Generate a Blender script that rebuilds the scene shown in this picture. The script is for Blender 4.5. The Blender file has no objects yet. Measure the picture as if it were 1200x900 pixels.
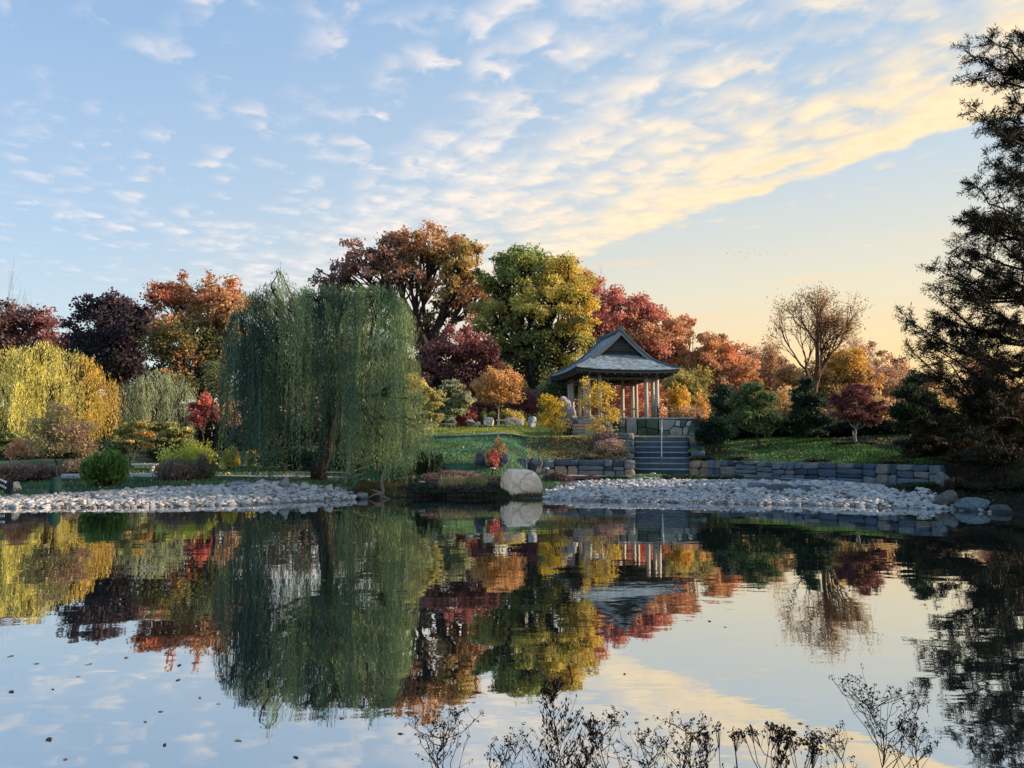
import bpy, bmesh, math
import numpy as np
from mathutils import Vector
R = math.radians
sc = bpy.context.scene
col = sc.collection

# ------------------------------------------------------------------ camera
F = 900.0                      # focal length in pixels of the 1200 px wide photograph
PITCH = math.atan(70 / F)
CAMZ = 2.2
cam_d = bpy.data.cameras.new('camera')
cam_d.sensor_width = 36.0; cam_d.lens = 36.0 * F / 1200
cam_d.clip_start = 0.05; cam_d.clip_end = 3000
cam = bpy.data.objects.new('camera', cam_d); col.objects.link(cam)
cam.location = (0, 0, CAMZ); cam.rotation_euler = (R(90) + PITCH, 0, 0)
sc.camera = cam

# ------------------------------------------------------------------ view, sun, sky
sc.view_settings.view_transform = 'Standard'; sc.view_settings.look = 'None'
sc.view_settings.exposure = 0.68; sc.view_settings.gamma = 1.0
SUN_AZ, SUN_EL = R(90), R(15)          # azimuth from +Y towards +X
sun_d = bpy.data.lights.new('sun', 'SUN')
sun_d.energy = 4.4; sun_d.angle = R(0.5); sun_d.color = (1.0, 0.77, 0.54)
sun = bpy.data.objects.new('sun', sun_d); col.objects.link(sun)
sv = Vector((math.sin(SUN_AZ) * math.cos(SUN_EL), math.cos(SUN_AZ) * math.cos(SUN_EL), math.sin(SUN_EL)))
sun.rotation_euler = (-sv).to_track_quat('-Z', 'Y').to_euler()
sun.location = (60, 30, 40)

world = bpy.data.worlds.new('World'); sc.world = world; world.use_nodes = True

class NG:
    """short hand for building node trees"""
    def __init__(s, nt): s.nt = nt; s.n = nt.nodes; s.l = nt.links
    def new(s, t, **kw):
        n = s.n.new(t)
        for k, v in kw.items(): setattr(n, k, v)
        return n
    def put(s, sock, v):
        if isinstance(v, bpy.types.NodeSocket): s.l.new(v, sock)
        elif v is not None: sock.default_value = v
    def m(s, op, a, b=None, c=None, clamp=False):
        n = s.new('ShaderNodeMath', operation=op); n.use_clamp = clamp
        s.put(n.inputs[0], a)
        if b is not None: s.put(n.inputs[1], b)
        if c is not None: s.put(n.inputs[2], c)
        return n.outputs[0]
    def mix(s, f, a, b, mode='MIX'):
        n = s.new('ShaderNodeMix', data_type='RGBA', blend_type=mode); n.clamp_factor = True
        s.put(n.inputs[0], f); s.put(n.inputs[6], a); s.put(n.inputs[7], b)
        return n.outputs[2]
    def sstep(s, x, a, b, lo=0.0, hi=1.0):
        n = s.new('ShaderNodeMapRange', interpolation_type='SMOOTHSTEP')
        s.put(n.inputs[0], x); n.inputs[1].default_value = a; n.inputs[2].default_value = b
        n.inputs[3].default_value = lo; n.inputs[4].default_value = hi
        return n.outputs[0]
    def noise(s, vec, scale, detail=4, rough=0.55, dist=0.0):
        n = s.new('ShaderNodeTexNoise'); s.put(n.inputs['Vector'], vec)
        n.inputs['Scale'].default_value = scale; n.inputs['Detail'].default_value = detail
        n.inputs['Roughness'].default_value = rough; n.inputs['Distortion'].default_value = dist
        return n.outputs[0]
    def ramp(s, f, stops):
        n = s.new('ShaderNodeValToRGB'); s.put(n.inputs[0], f)
        e = n.color_ramp.elements
        while len(e) < len(stops): e.new(0.5)
        for i, (p, c) in enumerate(stops):
            e[i].position = p; e[i].color = (c[0], c[1], c[2], 1)
        return n.outputs[0]
    def comb(s, x, y, z=0.0):
        n = s.new('ShaderNodeCombineXYZ'); s.put(n.inputs[0], x); s.put(n.inputs[1], y); s.put(n.inputs[2], z)
        return n.outputs[0]

def lin(c):
    """sRGB 0-255 -> linear"""
    return tuple(((v / 255) / 12.92 if v / 255 <= 0.04045 else ((v / 255 + 0.055) / 1.055) ** 2.4) for v in c)

def build_world():
    g = NG(world.node_tree); g.n.clear()
    out = g.new('ShaderNodeOutputWorld'); bg = g.new('ShaderNodeBackground'); g.l.new(bg.outputs[0], out.inputs[0])
    sky = g.new('ShaderNodeTexSky', sky_type='NISHITA', sun_disc=False)
    sky.sun_elevation = SUN_EL * 0.55; sky.sun_rotation = SUN_AZ; sky.air_density = 1.0; sky.dust_density = 1.5; sky.ozone_density = 1.5
    tc = g.new('ShaderNodeTexCoord'); sp = g.new('ShaderNodeSeparateXYZ'); g.l.new(tc.outputs['Generated'], sp.inputs[0])
    X, Y, Z = sp.outputs
    # hazy autumn air: pale blue aloft, warm band low down on the sun's side
    el = g.m('MAXIMUM', Z, 0.0)
    sunward = g.m('ADD', g.m('MULTIPLY', X, math.sin(SUN_AZ - 0.75)), g.m('MULTIPLY', Y, math.cos(SUN_AZ - 0.75)))
    sw = g.sstep(sunward, 0.1, 1.0)
    cool = g.ramp(el, [(0.0, lin((226, 230, 222))), (0.10, lin((204, 222, 230))), (0.24, lin((178, 204, 230))), (0.45, lin((152, 184, 222))), (1.0, lin((100, 145, 196)))])
    warm = g.ramp(el, [(0.0, lin((255, 208, 138))), (0.10, lin((254, 220, 158))), (0.19, lin((236, 225, 196))), (0.32, lin((200, 213, 221))), (0.55, lin((156, 190, 224))), (1.0, lin((100, 145, 196)))])
    grad = g.mix(sw, cool, warm)
    nish = g.mix(1.0, sky.outputs[0], (0.13, 0.13, 0.13, 1), 'MULTIPLY')
    base = g.mix(0.85, nish, grad)
    # cloud layer on a plane overhead
    zc = g.m('ADD', el, 0.02)
    u = g.m('DIVIDE', X, zc); v = g.m('DIVIDE', Y, zc)
    s = g.m('SUBTRACT', g.m('SUBTRACT', 2.36, g.m('MULTIPLY', u, 0.83)), g.m('MULTIPLY', v, 0.557))
    r = g.m('SUBTRACT', g.m('MULTIPLY', v, 0.83), g.m('MULTIPLY', u, 0.557))
    wob = g.noise(g.comb(u, v), 2.2, 3, 0.5)
    s2 = g.m('ADD', s, g.m('MULTIPLY', g.m('SUBTRACT', wob, 0.5), 0.35))
    pv = g.comb(g.m('MULTIPLY', s, 1.25), r, 0.0)
    n1 = g.noise(pv, 9.5, 5, 0.56, 0.35)
    n2 = g.noise(pv, 1.3, 2, 0.5)
    vor = g.new('ShaderNodeTexVoronoi', feature='SMOOTH_F1'); g.put(vor.inputs['Vector'], g.comb(g.m('ADD', s, g.m('MULTIPLY', n1, 0.25)), g.m('ADD', g.m('MULTIPLY', r, 0.75), g.m('MULTIPLY', wob, 0.3))))
    vor.inputs['Scale'].default_value = 8.5; vor.inputs['Smoothness'].default_value = 0.6
    puff = g.m('SUBTRACT', 0.62, vor.outputs['Distance'])
    dens0 = g.m('ADD', g.m('MULTIPLY', puff, 0.75), g.m('MULTIPLY', n1, 0.85))
    dens0 = g.m('ADD', dens0, g.m('MULTIPLY', g.m('SUBTRACT', n2, 0.5), 0.55))
    cov = g.new('ShaderNodeValToRGB'); g.put(cov.inputs[0], g.m('MULTIPLY', g.m('ADD', s2, 0.5), 0.2))
    ce = cov.color_ramp.elements
    st = [(0.0, 0.0), (0.092, 0.10), (0.112, 0.86), (0.16, 0.70), (0.20, 0.60), (0.30, 0.50), (0.40, 0.32), (0.50, 0.18), (1.0, 0.04)]
    while len(ce) < len(st): ce.new(0.5)
    for i, (p, c) in enumerate(st): ce[i].position = p; ce[i].color = (c, c, c, 1)
    d = g.m('ADD', dens0, cov.outputs[0])
    a = g.sstep(d, 0.70, 1.46)
    front = g.sstep(Y, -0.05, 0.35)
    hz = g.sstep(Z, 0.1, 0.24)
    a = g.m('MULTIPLY', g.m('MULTIPLY', a, hz), 0.92)
    near = g.sstep(s, 0.1, 1.6, 1.0, 0.0)
    right = g.sstep(u, -0.9, 1.2)
    wf = g.m('MULTIPLY', g.m('ADD', 0.25, g.m('MULTIPLY', near, 0.75)), g.m('ADD', 0.25, g.m('MULTIPLY', right, 0.75)), clamp=True)
    ccol = g.mix(wf, lin((244, 234, 228)) + (1,), lin((255, 229, 184)) + (1,))
    shade = g.sstep(g.noise(pv, 9.0, 4, 0.6), 0.35, 0.7)
    ccol = g.mix(g.m('MULTIPLY', shade, 0.5), ccol, g.mix(wf, lin((196, 202, 222)) + (1,), lin((226, 205, 170)) + (1,)))
    c = g.mix(a, base, ccol)
    # thin low streaks
    sn = g.noise(g.comb(g.m('MULTIPLY', X, 3.0), g.m('MULTIPLY', Z, 34.0), Y), 1.6, 4, 0.6)
    sa = g.m('MULTIPLY', g.sstep(sn, 0.56, 0.72), g.m('MULTIPLY', g.sstep(Z, 0.08, 0.13), g.sstep(Z, 0.2, 0.3, 1.0, 0.0)))
    c = g.mix(g.m('MULTIPLY', sa, 0.45), c, g.mix(sw, lin((225, 222, 228)) + (1,), lin((250, 205, 150)) + (1,)))
    g.l.new(c, bg.inputs[0]); bg.inputs[1].default_value = 0.745
build_world()

# ------------------------------------------------------------------ helpers
def at(px, py, D):
    """point at distance D (along +Y) seen at photograph pixel px, py"""
    a, b = (px - 600) / F, (450 - py) / F
    cy, cz = math.cos(PITCH) - b * math.sin(PITCH), math.sin(PITCH) + b * math.cos(PITCH)
    k = D / cy
    return np.array([a * k, D, CAMZ + cz * k])

def link(o, parent=None):
    col.objects.link(o)
    if parent is not None: o.parent = parent
    return o
def tag(o, label=None, cat=None, group=None, kind=None):
    if label: o['label'] = label
    if cat: o['category'] = cat
    if group: o['group'] = group
    if kind: o['kind'] = kind
    return o
def empty(name, loc, label, cat, group=None, rz=0.0):
    o = bpy.data.objects.new(name, None); o.empty_display_size = 0.3
    o.location = tuple(float(v) for v in loc); o.rotation_euler = (0, 0, rz)
    link(o); return tag(o, label, cat, group)

class MB:
    """collects polygons (numpy) and builds one mesh object"""
    def __init__(s): s.V = []; s.Q = []; s.T = []; s.C = []; s.n = 0
    def add(s, V, faces, c=(0.5, 0.5, 0.5)):
        V = np.asarray(V, float).reshape(-1, 3); f = np.asarray(faces)
        if f.ndim == 2 and len(f):
            (s.Q if f.shape[1] == 4 else s.T).append(f + s.n)
        s.V.append(V)
        c = np.asarray(c, float)
        s.C.append(np.broadcast_to(c, (len(V), 3)) if c.ndim == 1 else c)
        s.n += len(V)
        return s
    def addqt(s, V, Q, T, c=(0.5, 0.5, 0.5)):
        n0 = s.n
        s.add(V, np.asarray(Q), c)
        if len(T): s.T.append(np.asarray(T) + n0)
        return s
    def mesh(s, name, origin=(0, 0, 0), smooth=False):
        V = np.concatenate(s.V) - np.asarray(origin, float); C = np.concatenate(s.C)
        Q = np.concatenate(s.Q) if s.Q else np.zeros((0, 4), int)
        T = np.concatenate(s.T) if s.T else np.zeros((0, 3), int)
        me = bpy.data.meshes.new(name)
        me.vertices.add(len(V)); me.vertices.foreach_set('co', V.ravel().astype(np.float32))
        nl = Q.size + T.size
        me.loops.add(nl); me.loops.foreach_set('vertex_index', np.concatenate([Q.ravel(), T.ravel()]).astype(np.int32))
        me.polygons.add(len(Q) + len(T))
        st = np.concatenate([np.arange(len(Q)) * 4, Q.size + np.arange(len(T)) * 3]).astype(np.int32)
        me.polygons.foreach_set('loop_start', st)
        me.polygons.foreach_set('use_smooth', np.full(len(st), smooth))
        at_ = me.color_attributes.new('Col', 'FLOAT_COLOR', 'POINT')
        at_.data.foreach_set('color', np.concatenate([C, np.ones((len(C), 1))], 1).ravel().astype(np.float32))
        me.update(calc_edges=True); me.validate()
        return me
    def build(s, name, mat, parent=None, origin=(0, 0, 0), smooth=False):
        me = s.mesh(name, origin, smooth); me.materials.append(mat)
        return link(bpy.data.objects.new(name, me), parent)

def norm(v): return v / np.maximum(np.linalg.norm(v, axis=-1, keepdims=True), 1e-9)

def tube(mb, P, rad, n=6, c=(0.2, 0.15, 0.1), cap=True):
    P = np.asarray(P, float); k = len(P); rad = np.broadcast_to(np.asarray(rad, float), (k,))
    T = norm(np.gradient(P, axis=0)); ref = np.array([0.31, 0.17, 0.93]) if abs(T[0][2]) < 0.9 else np.array([1.0, 0.1, 0.0])
    A = norm(np.cross(T, ref)); B = np.cross(T, A)
    th = np.arange(n) / n * 2 * math.pi
    V = P[:, None] + rad[:, None, None] * (A[:, None] * np.cos(th)[None, :, None] + B[:, None] * np.sin(th)[None, :, None])
    V = V.reshape(-1, 3); i = np.arange(n); j = (i + 1) % n
    Q = np.concatenate([np.stack([r * n + i, r * n + j, (r + 1) * n + j, (r + 1) * n + i], 1) for r in range(k - 1)])
    T_ = []
    if cap:
        T_ = [[(k - 1) * n, (k - 1) * n + q, (k - 1) * n + q + 1] for q in range(1, n - 1)] + [[0, q + 1, q] for q in range(1, n - 1)]
    mb.addqt(V, Q, T_, c)

def box(mb, c0, size, c=(0.5, 0.5, 0.5), bev=0.0, rz=0.0, rng=None, jit=0.0, tilt=None):
    """chamfered box centred at c0"""
    hx, hy, hz = [v / 2 for v in size]
    vs = []
    b = min(bev, hx * .6, hy * .6, hz * .6)
    if b <= 0:
        V = np.array([[sx * hx, sy * hy, sz * hz] for sx in (-1, 1) for sy in (-1, 1) for sz in (-1, 1)], float)
        Q = [[0, 1, 3, 2], [4, 6, 7, 5], [0, 4, 5, 1], [2, 3, 7, 6], [0, 2, 6, 4], [1, 5, 7, 3]]; T = []
    else:
        idx = {}
        for sx in (0, 1):
            for sy in (0, 1):
                for sz in (0, 1):
                    S = np.array([sx * 2 - 1, sy * 2 - 1, sz * 2 - 1])
                    for ax in range(3):
                        h = np.array([hx - b, hy - b, hz - b]); h[ax] += b
                        idx[(sx, sy, sz, ax)] = len(vs); vs.append(S * h)
        V = np.array(vs); Q = []; T = []
        for ax in range(3):
            o = [a for a in range(3) if a != ax]
            for sgn in (0, 1):
                f = []
                for (p, q) in ((0, 0), (1, 0), (1, 1), (0, 1)):
                    k = [0, 0, 0]; k[ax] = sgn; k[o[0]] = p; k[o[1]] = q; f.append(idx[(*k, ax)])
                Q.append(f)
            for p in (0, 1):
                for q in (0, 1):
                    k0 = [0, 0, 0]; k1 = [0, 0, 0]; k0[ax] = 0; k1[ax] = 1
                    for k in (k0, k1): k[o[0]] = p; k[o[1]] = q
                    Q.append([idx[(*k0, o[0])], idx[(*k1, o[0])], idx[(*k1, o[1])], idx[(*k0, o[1])]])
        for sx in (0, 1):
            for sy in (0, 1):
                for sz in (0, 1): T.append([idx[(sx, sy, sz, a)] for a in range(3)])
    # consistent outward winding
    def fix(fs):
        r = []
        for f in fs:
            p = V[f]; nrm = np.cross(p[1] - p[0], p[2] - p[0])
            r.append(f if np.dot(nrm, p.mean(0)) > 0 else f[::-1])
        return r
    Q = fix(Q); T = fix(T)
    if rng is not None and jit: V = V + rng.uniform(-jit, jit, V.shape)
    if tilt is not None:
        a = tilt; ca, sa = math.cos(a), math.sin(a)
        V = V @ np.array([[ca, 0, sa], [0, 1, 0], [-sa, 0, ca]])
    ca, sa = math.cos(rz), math.sin(rz)
    V = V @ np.array([[ca, sa, 0], [-sa, ca, 0], [0, 0, 1]]) + np.asarray(c0, float)
    mb.addqt(V, Q, T, c)

_ico = {}
def ico(level):
    if level not in _ico:
        bm = bmesh.new(); bmesh.ops.create_icosphere(bm, subdivisions=level, radius=1.0)
        _ico[level] = (np.array([v.co[:] for v in bm.verts]), np.array([[v.index for v in f.verts] for f in bm.faces])); bm.free()
    return _ico[level]

def vnoise(P, seed=0):
    """cheap smooth pseudo noise"""
    r = np.random.default_rng(seed); o = np.zeros(len(P))
    for k in range(5):
        w = r.normal(size=3) * (1.5 + k * 1.1); o += np.sin(P @ w + r.uniform(0, 6.3)) / (1 + k * 0.6)
    return o / 2.5

def rock_verts(size, seed, level=3, cuts=9, rough=0.06, dmin=0.45):
    V, Fc = ico(level); V = V.copy(); r = np.random.default_rng(seed)
    V = V / ((np.abs(V) ** 4.5).sum(1, keepdims=True) ** (1 / 4.5))
    for k in range(cuts):
        n = norm(r.normal(size=3)); d = r.uniform(dmin + .15, 1.0)
        q = V @ n; V -= np.maximum(q - d, 0)[:, None] * n
    V *= (1 + rough * vnoise(V * 2.2, seed))[:, None] * (1 + rough * 0.5 * vnoise(V * 6, seed + 1))[:, None]
    return V * np.asarray(size), Fc

def sm(x, a, b):
    t = np.clip((x - a) / (b - a), 0, 1); return t * t * (3 - 2 * t)

# ------------------------------------------------------------------ materials
def mat_new(name):
    m = bpy.data.materials.new(name); m.use_nodes = True; g = NG(m.node_tree)
    return m, g, g.n['Principled BSDF']
def geo_pos(g):
    n = g.new('ShaderNodeNewGeometry'); return n.outputs['Position']
def obj_co(g):
    n = g.new('ShaderNodeTexCoord'); return n.outputs['Object']
def bump(g, p, h, strength=0.3, dist=0.05):
    b = g.new('ShaderNodeBump'); g.put(b.inputs['Height'], h); b.inputs['Strength'].default_value = strength; b.inputs['Distance'].default_value = dist
    g.l.new(b.outputs[0], p.inputs['Normal'])
def attr(g):
    n = g.new('ShaderNodeAttribute'); n.attribute_name = 'Col'; return n.outputs['Color']

def m_leaf(name='leaves', trans=0.38):
    m, g, p = mat_new(name)
    c = attr(g); p.inputs['Roughness'].default_value = 0.62; p.inputs['Specular IOR Level'].default_value = 0.25
    g.l.new(c, p.inputs['Base Color'])
    t = g.new('ShaderNodeBsdfTranslucent'); g.l.new(c, t.inputs[0])
    mx = g.new('ShaderNodeMixShader'); mx.inputs[0].default_value = trans
    g.l.new(p.outputs[0], mx.inputs[1]); g.l.new(t.outputs[0], mx.inputs[2])
    g.l.new(mx.outputs[0], g.n['Material Output'].inputs[0])
    return m
def m_attr(name, rough=0.85, nscale=6.0, namt=0.35, bstr=0.4, bdist=0.03, metal=0.0, streak=None, spec=0.3):
    """per-object colour from the mesh attribute with noise wear and relief"""
    m, g, p = mat_new(name)
    co = obj_co(g)
    if streak is not None:
        mp = g.new('ShaderNodeMapping'); g.put(mp.inputs[0], co); mp.inputs['Scale'].default_value = streak; co = mp.outputs[0]
    n = g.noise(co, nscale, 6, 0.65)
    n2 = g.noise(co, nscale * 0.22, 3, 0.5)
    f = g.m('ADD', 1 - namt, g.m('MULTIPLY', g.m('ADD', g.m('MULTIPLY', n, 1.2), g.m('MULTIPLY', n2, 0.8)), namt))
    c = g.mix(1.0, attr(g), f, 'MULTIPLY')
    g.l.new(c, p.inputs['Base Color']); p.inputs['Roughness'].default_value = rough; p.inputs['Metallic'].default_value = metal
    p.inputs['Specular IOR Level'].default_value = spec
    bump(g, p, n, bstr, bdist)
    return m
M_LEAF = m_leaf()
M_BARK = m_attr('bark', 0.9, 9.0, 0.6, 0.7, 0.04, streak=(2.5, 2.5, 0.5))
def m_rock():
    m, g, p = mat_new('rock')
    co = obj_co(g); n = g.noise(co, 3.0, 8, 0.7); big = g.noise(co, 0.9, 3, 0.5, 0.5)
    v = g.new('ShaderNodeTexVoronoi', feature='DISTANCE_TO_EDGE'); v.inputs['Scale'].default_value = 0.75
    mp = g.new('ShaderNodeMapping'); mp.inputs['Scale'].default_value = (1, 1, .55); wc = g.new('ShaderNodeVectorMath', operation='ADD'); nz = g.new('ShaderNodeTexNoise'); nz.inputs['Scale'].default_value = 1.1; nz.inputs['Detail'].default_value = 6; g.l.new(co, nz.inputs['Vector'])
    g.l.new(co, wc.inputs[0]); g.l.new(nz.outputs['Color'], wc.inputs[1]); g.l.new(wc.outputs[0], mp.inputs[0]); g.l.new(mp.outputs[0], v.inputs['Vector'])
    crack = g.sstep(v.outputs['Distance'], 0.0, 0.035)
    f = g.m('ADD', 0.25, g.m('ADD', g.m('MULTIPLY', n, 1.15), g.m('MULTIPLY', big, 0.5)))
    f = g.m('MULTIPLY', f, g.m('ADD', 0.78, g.m('MULTIPLY', crack, 0.22)))
    c = g.mix(1.0, attr(g), f, 'MULTIPLY'); lich = g.sstep(g.noise(co, 5.0, 5, 0.7), 0.62, 0.72)
    c = g.mix(g.m('MULTIPLY', lich, 0.5), c, (0.16, 0.17, 0.12, 1))
    sp = g.new('ShaderNodeSeparateXYZ'); g.l.new(geo_pos(g), sp.inputs[0]); wet = g.sstep(g.m('ADD', sp.outputs[2], g.m('MULTIPLY', n, 0.12)), 0.12, 0.24, 0.35, 1.0)
    c = g.mix(1.0, c, wet, 'MULTIPLY')
    g.l.new(c, p.inputs['Base Color']); p.inputs['Roughness'].default_value = 0.9
    bump(g, p, g.m('ADD', n, g.m('MULTIPLY', crack, 0.35)), 1.0, 0.09); return m
M_ROCK = m_rock()
M_STONE = m_attr('dressed stone', 0.85, 5.0, 0.8, 0.8, 0.04)
M_COBBLE = m_attr('river cobble', 0.8, 9.0, 0.35, 0.3, 0.02)
M_WOOD = m_attr('weathered timber', 0.8, 9.0, 0.55, 0.4, 0.01, streak=(3, 3, 0.4))
M_SHINGLE = m_attr('slate shingle', 0.7, 6.0, 0.7, 0.5, 0.02)
M_METAL = m_attr('galvanised metal', 0.4, 9.0, 0.25, 0.1, 0.002, metal=0.6)
M_DRY = m_attr('dry stems', 0.9, 30.0, 0.5, 0.1, 0.002)

def m_ground():
    m, g, p = mat_new('ground soil and grass')
    pos = geo_pos(g)
    a = g.noise(pos, 1.1, 6, 0.65); b = g.noise(pos, 11.0, 5, 0.7); big = g.noise(pos, 0.28, 3, 0.5)
    c = g.mix(1.0, attr(g), g.m('ADD', 0.45, g.m('MULTIPLY', g.m('ADD', a, b), 0.6)), 'MULTIPLY')
    c = g.mix(g.sstep(big, 0.45, 0.7, 0, 0.45), c, (0.085, 0.075, 0.03, 1))
    g.l.new(c, p.inputs['Base Color']); p.inputs['Roughness'].default_value = 0.95; p.inputs['Specular IOR Level'].default_value = 0.1
    bump(g, p, g.m('ADD', a, g.m('MULTIPLY', b, 0.4)), 0.8, 0.12)
    return m
M_GROUND = m_ground()
def m_path():
    m, g, p = mat_new('pale gravel path')
    pos = geo_pos(g); n = g.noise(pos, 14, 5, 0.7); n2 = g.noise(pos, 0.9, 3, 0.5)
    g.l.new(g.ramp(g.m('ADD', g.m('MULTIPLY', n, 0.5), g.m('MULTIPLY', n2, 0.5)), [(0.3, (0.26, 0.27, 0.28)), (0.7, (0.50, 0.50, 0.49))]), p.inputs['Base Color'])
    p.inputs['Roughness'].default_value = 0.9; bump(g, p, n, 0.4, 0.02); return m
M_PATH = m_path()
def m_water():
    m, g, p = mat_new('still pond water')
    pos = geo_pos(g)
    mp = g.new('ShaderNodeMapping'); g.put(mp.inputs[0], pos); mp.inputs['Scale'].default_value = (0.55, 1.0, 1.0)
    n1 = g.noise(mp.outputs[0], 0.9, 2, 0.5, 0.3); n2 = g.noise(mp.outputs[0], 4.5, 2, 0.5, 0.2); n3 = g.noise(mp.outputs[0], 0.13, 2, 0.5)
    patch = g.sstep(n3, 0.40, 0.64, 0.12, 1.0)
    h = g.m('ADD', g.m('MULTIPLY', n1, 0.010), g.m('MULTIPLY', g.m('MULTIPLY', n2, patch), 0.0026))
    b = g.new('ShaderNodeBump'); g.put(b.inputs['Height'], h); b.inputs['Strength'].default_value = 0.5; b.inputs['Distance'].default_value = 1.0
    gl = g.new('ShaderNodeBsdfGlossy'); gl.inputs['Roughness'].default_value = 0.015; gl.inputs['Color'].default_value = (0.95, 0.96, 0.96, 1)
    df = g.new('ShaderNodeBsdfDiffuse'); df.inputs['Color'].default_value = (0.012, 0.022, 0.022, 1)
    lw = g.new('ShaderNodeFresnel'); lw.inputs['IOR'].default_value = 2.1
    for s_ in (gl.inputs['Normal'], lw.inputs['Normal']): g.l.new(b.outputs[0], s_)
    f = g.m('ADD', 0.66, g.m('MULTIPLY', lw.outputs[0], 0.34), clamp=True)
    mx = g.new('ShaderNodeMixShader'); g.l.new(f, mx.inputs[0]); g.l.new(df.outputs[0], mx.inputs[1]); g.l.new(gl.outputs[0], mx.inputs[2])
    g.l.new(mx.outputs[0], g.n['Material Output'].inputs[0])
    return m
M_WATER = m_water()

# ------------------------------------------------------------------ terrain
SX = [-120, -50, -35, -25, -17.9, -14.2, -10.5, -9.4, -7.7, -6.4, -6.0, -3.5, -0.7, 1.4, 3.3, 7.1, 11.2, 14.7, 15.3, 16.0, 17.5, 20, 24, 60]
SY = [-40, 5, 18, 24, 26.8, 27.1, 27.9, 28.3, 29.9, 30.5, 31.7, 31.9, 31.5, 31.0, 30.0, 29.1, 27.9, 26.4, 25.0, 24.0, 20, 12, 0, -20]
def shore(x): return np.interp(x, SX, SY)
def wally(x): return np.interp(x, [-5, 6.2, 9.4, 10.2, 16.8, 18, 60], [39, 39, 39.6, 39.8, 30.0, 29.6, 29.6])
def gtop(x): return np.interp(x, [1.2, 3.9, 10, 13, 16.1], [32.3, 35.0, 34.4, 33.3, 28.9])
def ground(x, y):
    x = np.asarray(x, float); y = np.asarray(y, float)
    d = y - shore(x)
    uw = np.interp(d, [-30, -8, -1, 0], [-2.2, -1.5, -0.2, 0.0])
    low = np.interp(d, [0, 2, 5, 10, 16, 40, 100, 400], [0, .2, .42, .66, .85, 1.6, 3, 5.5])
    mid = np.interp(d, [0, .35, 1.2, 3.3, 6.3, 12.3, 18, 28, 100, 400], [0, .25, .42, 1.1, 1.8, 2.75, 3.35, 3.7, 4.4, 6])
    front = np.interp(d, [0, 3.5, 5.5, 8, 12, 30], [0, .42, .5, .6, .6, .8])
    e = y - wally(x)
    ba = np.interp(e, [0, 1.5, 4.5, 7.9, 8.5, 12, 13, 25, 100, 400], [1.30, 1.6, 2.55, 2.65, 2.8, 3.6, 3.72, 3.75, 4.4, 6])
    tw = sm(x, 6.0, 6.5) * (1 - sm(x, 11.2, 11.6))
    ba = ba + tw * (np.interp(e, [0, 7.75, 7.85, 100], [0, 0, 1, 1]) * np.maximum(3.7 - ba, 0))
    bb = np.interp(e, [0, 9, 15, 30, 100, 400], [1.28, 2.15, 2.5, 3.0, 4.0, 6])
    be = ba + (bb - ba) * sm(x, 10.4, 13.0)
    k = np.interp(e, [0.12, 0.25], [0, 1])
    right = front + (be - front) * k
    bank = np.interp(d, [0, 1, 4, 9, 20, 60, 400], [0, .35, .6, 1.3, 2.2, 3.5, 6])
    z = low + (mid - low) * sm(x, -8, -4.5)
    z = z + (right - z) * sm(x, -0.6, 1.3)
    z = z + (bank - z) * sm(x, 17.0, 18.5)
    z = np.where(d < 0, uw, z)
    # stair cut
    xs = x - np.clip(y - 40, 0, 5) * .18; st = sm(xs, 6.0, 6.25) * (1 - sm(xs, 9.35, 9.6)) * ((e > -0.3) & (e < 4.6))
    z = z + (np.minimum(z, 0.35 + np.clip(y - 40, 0, 5) * 0.46) - z) * st
    # near bank, below the camera
    nb = np.interp(y, [-60, 0, 3.2, 4.3, 5.4], [1.2, .55, .28, 0.05, -0.35])
    z = np.where((y < 5.4), np.maximum(nb, np.where(d < 0, -0.35, z)), z)
    z = z + 0.03 * np.sin(x * 1.3 + np.sin(y * .7) * 1.5) * np.sin(y * 1.1) * np.clip((d - 1) * .5, 0, 1) * (1 - st)
    return z

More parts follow.
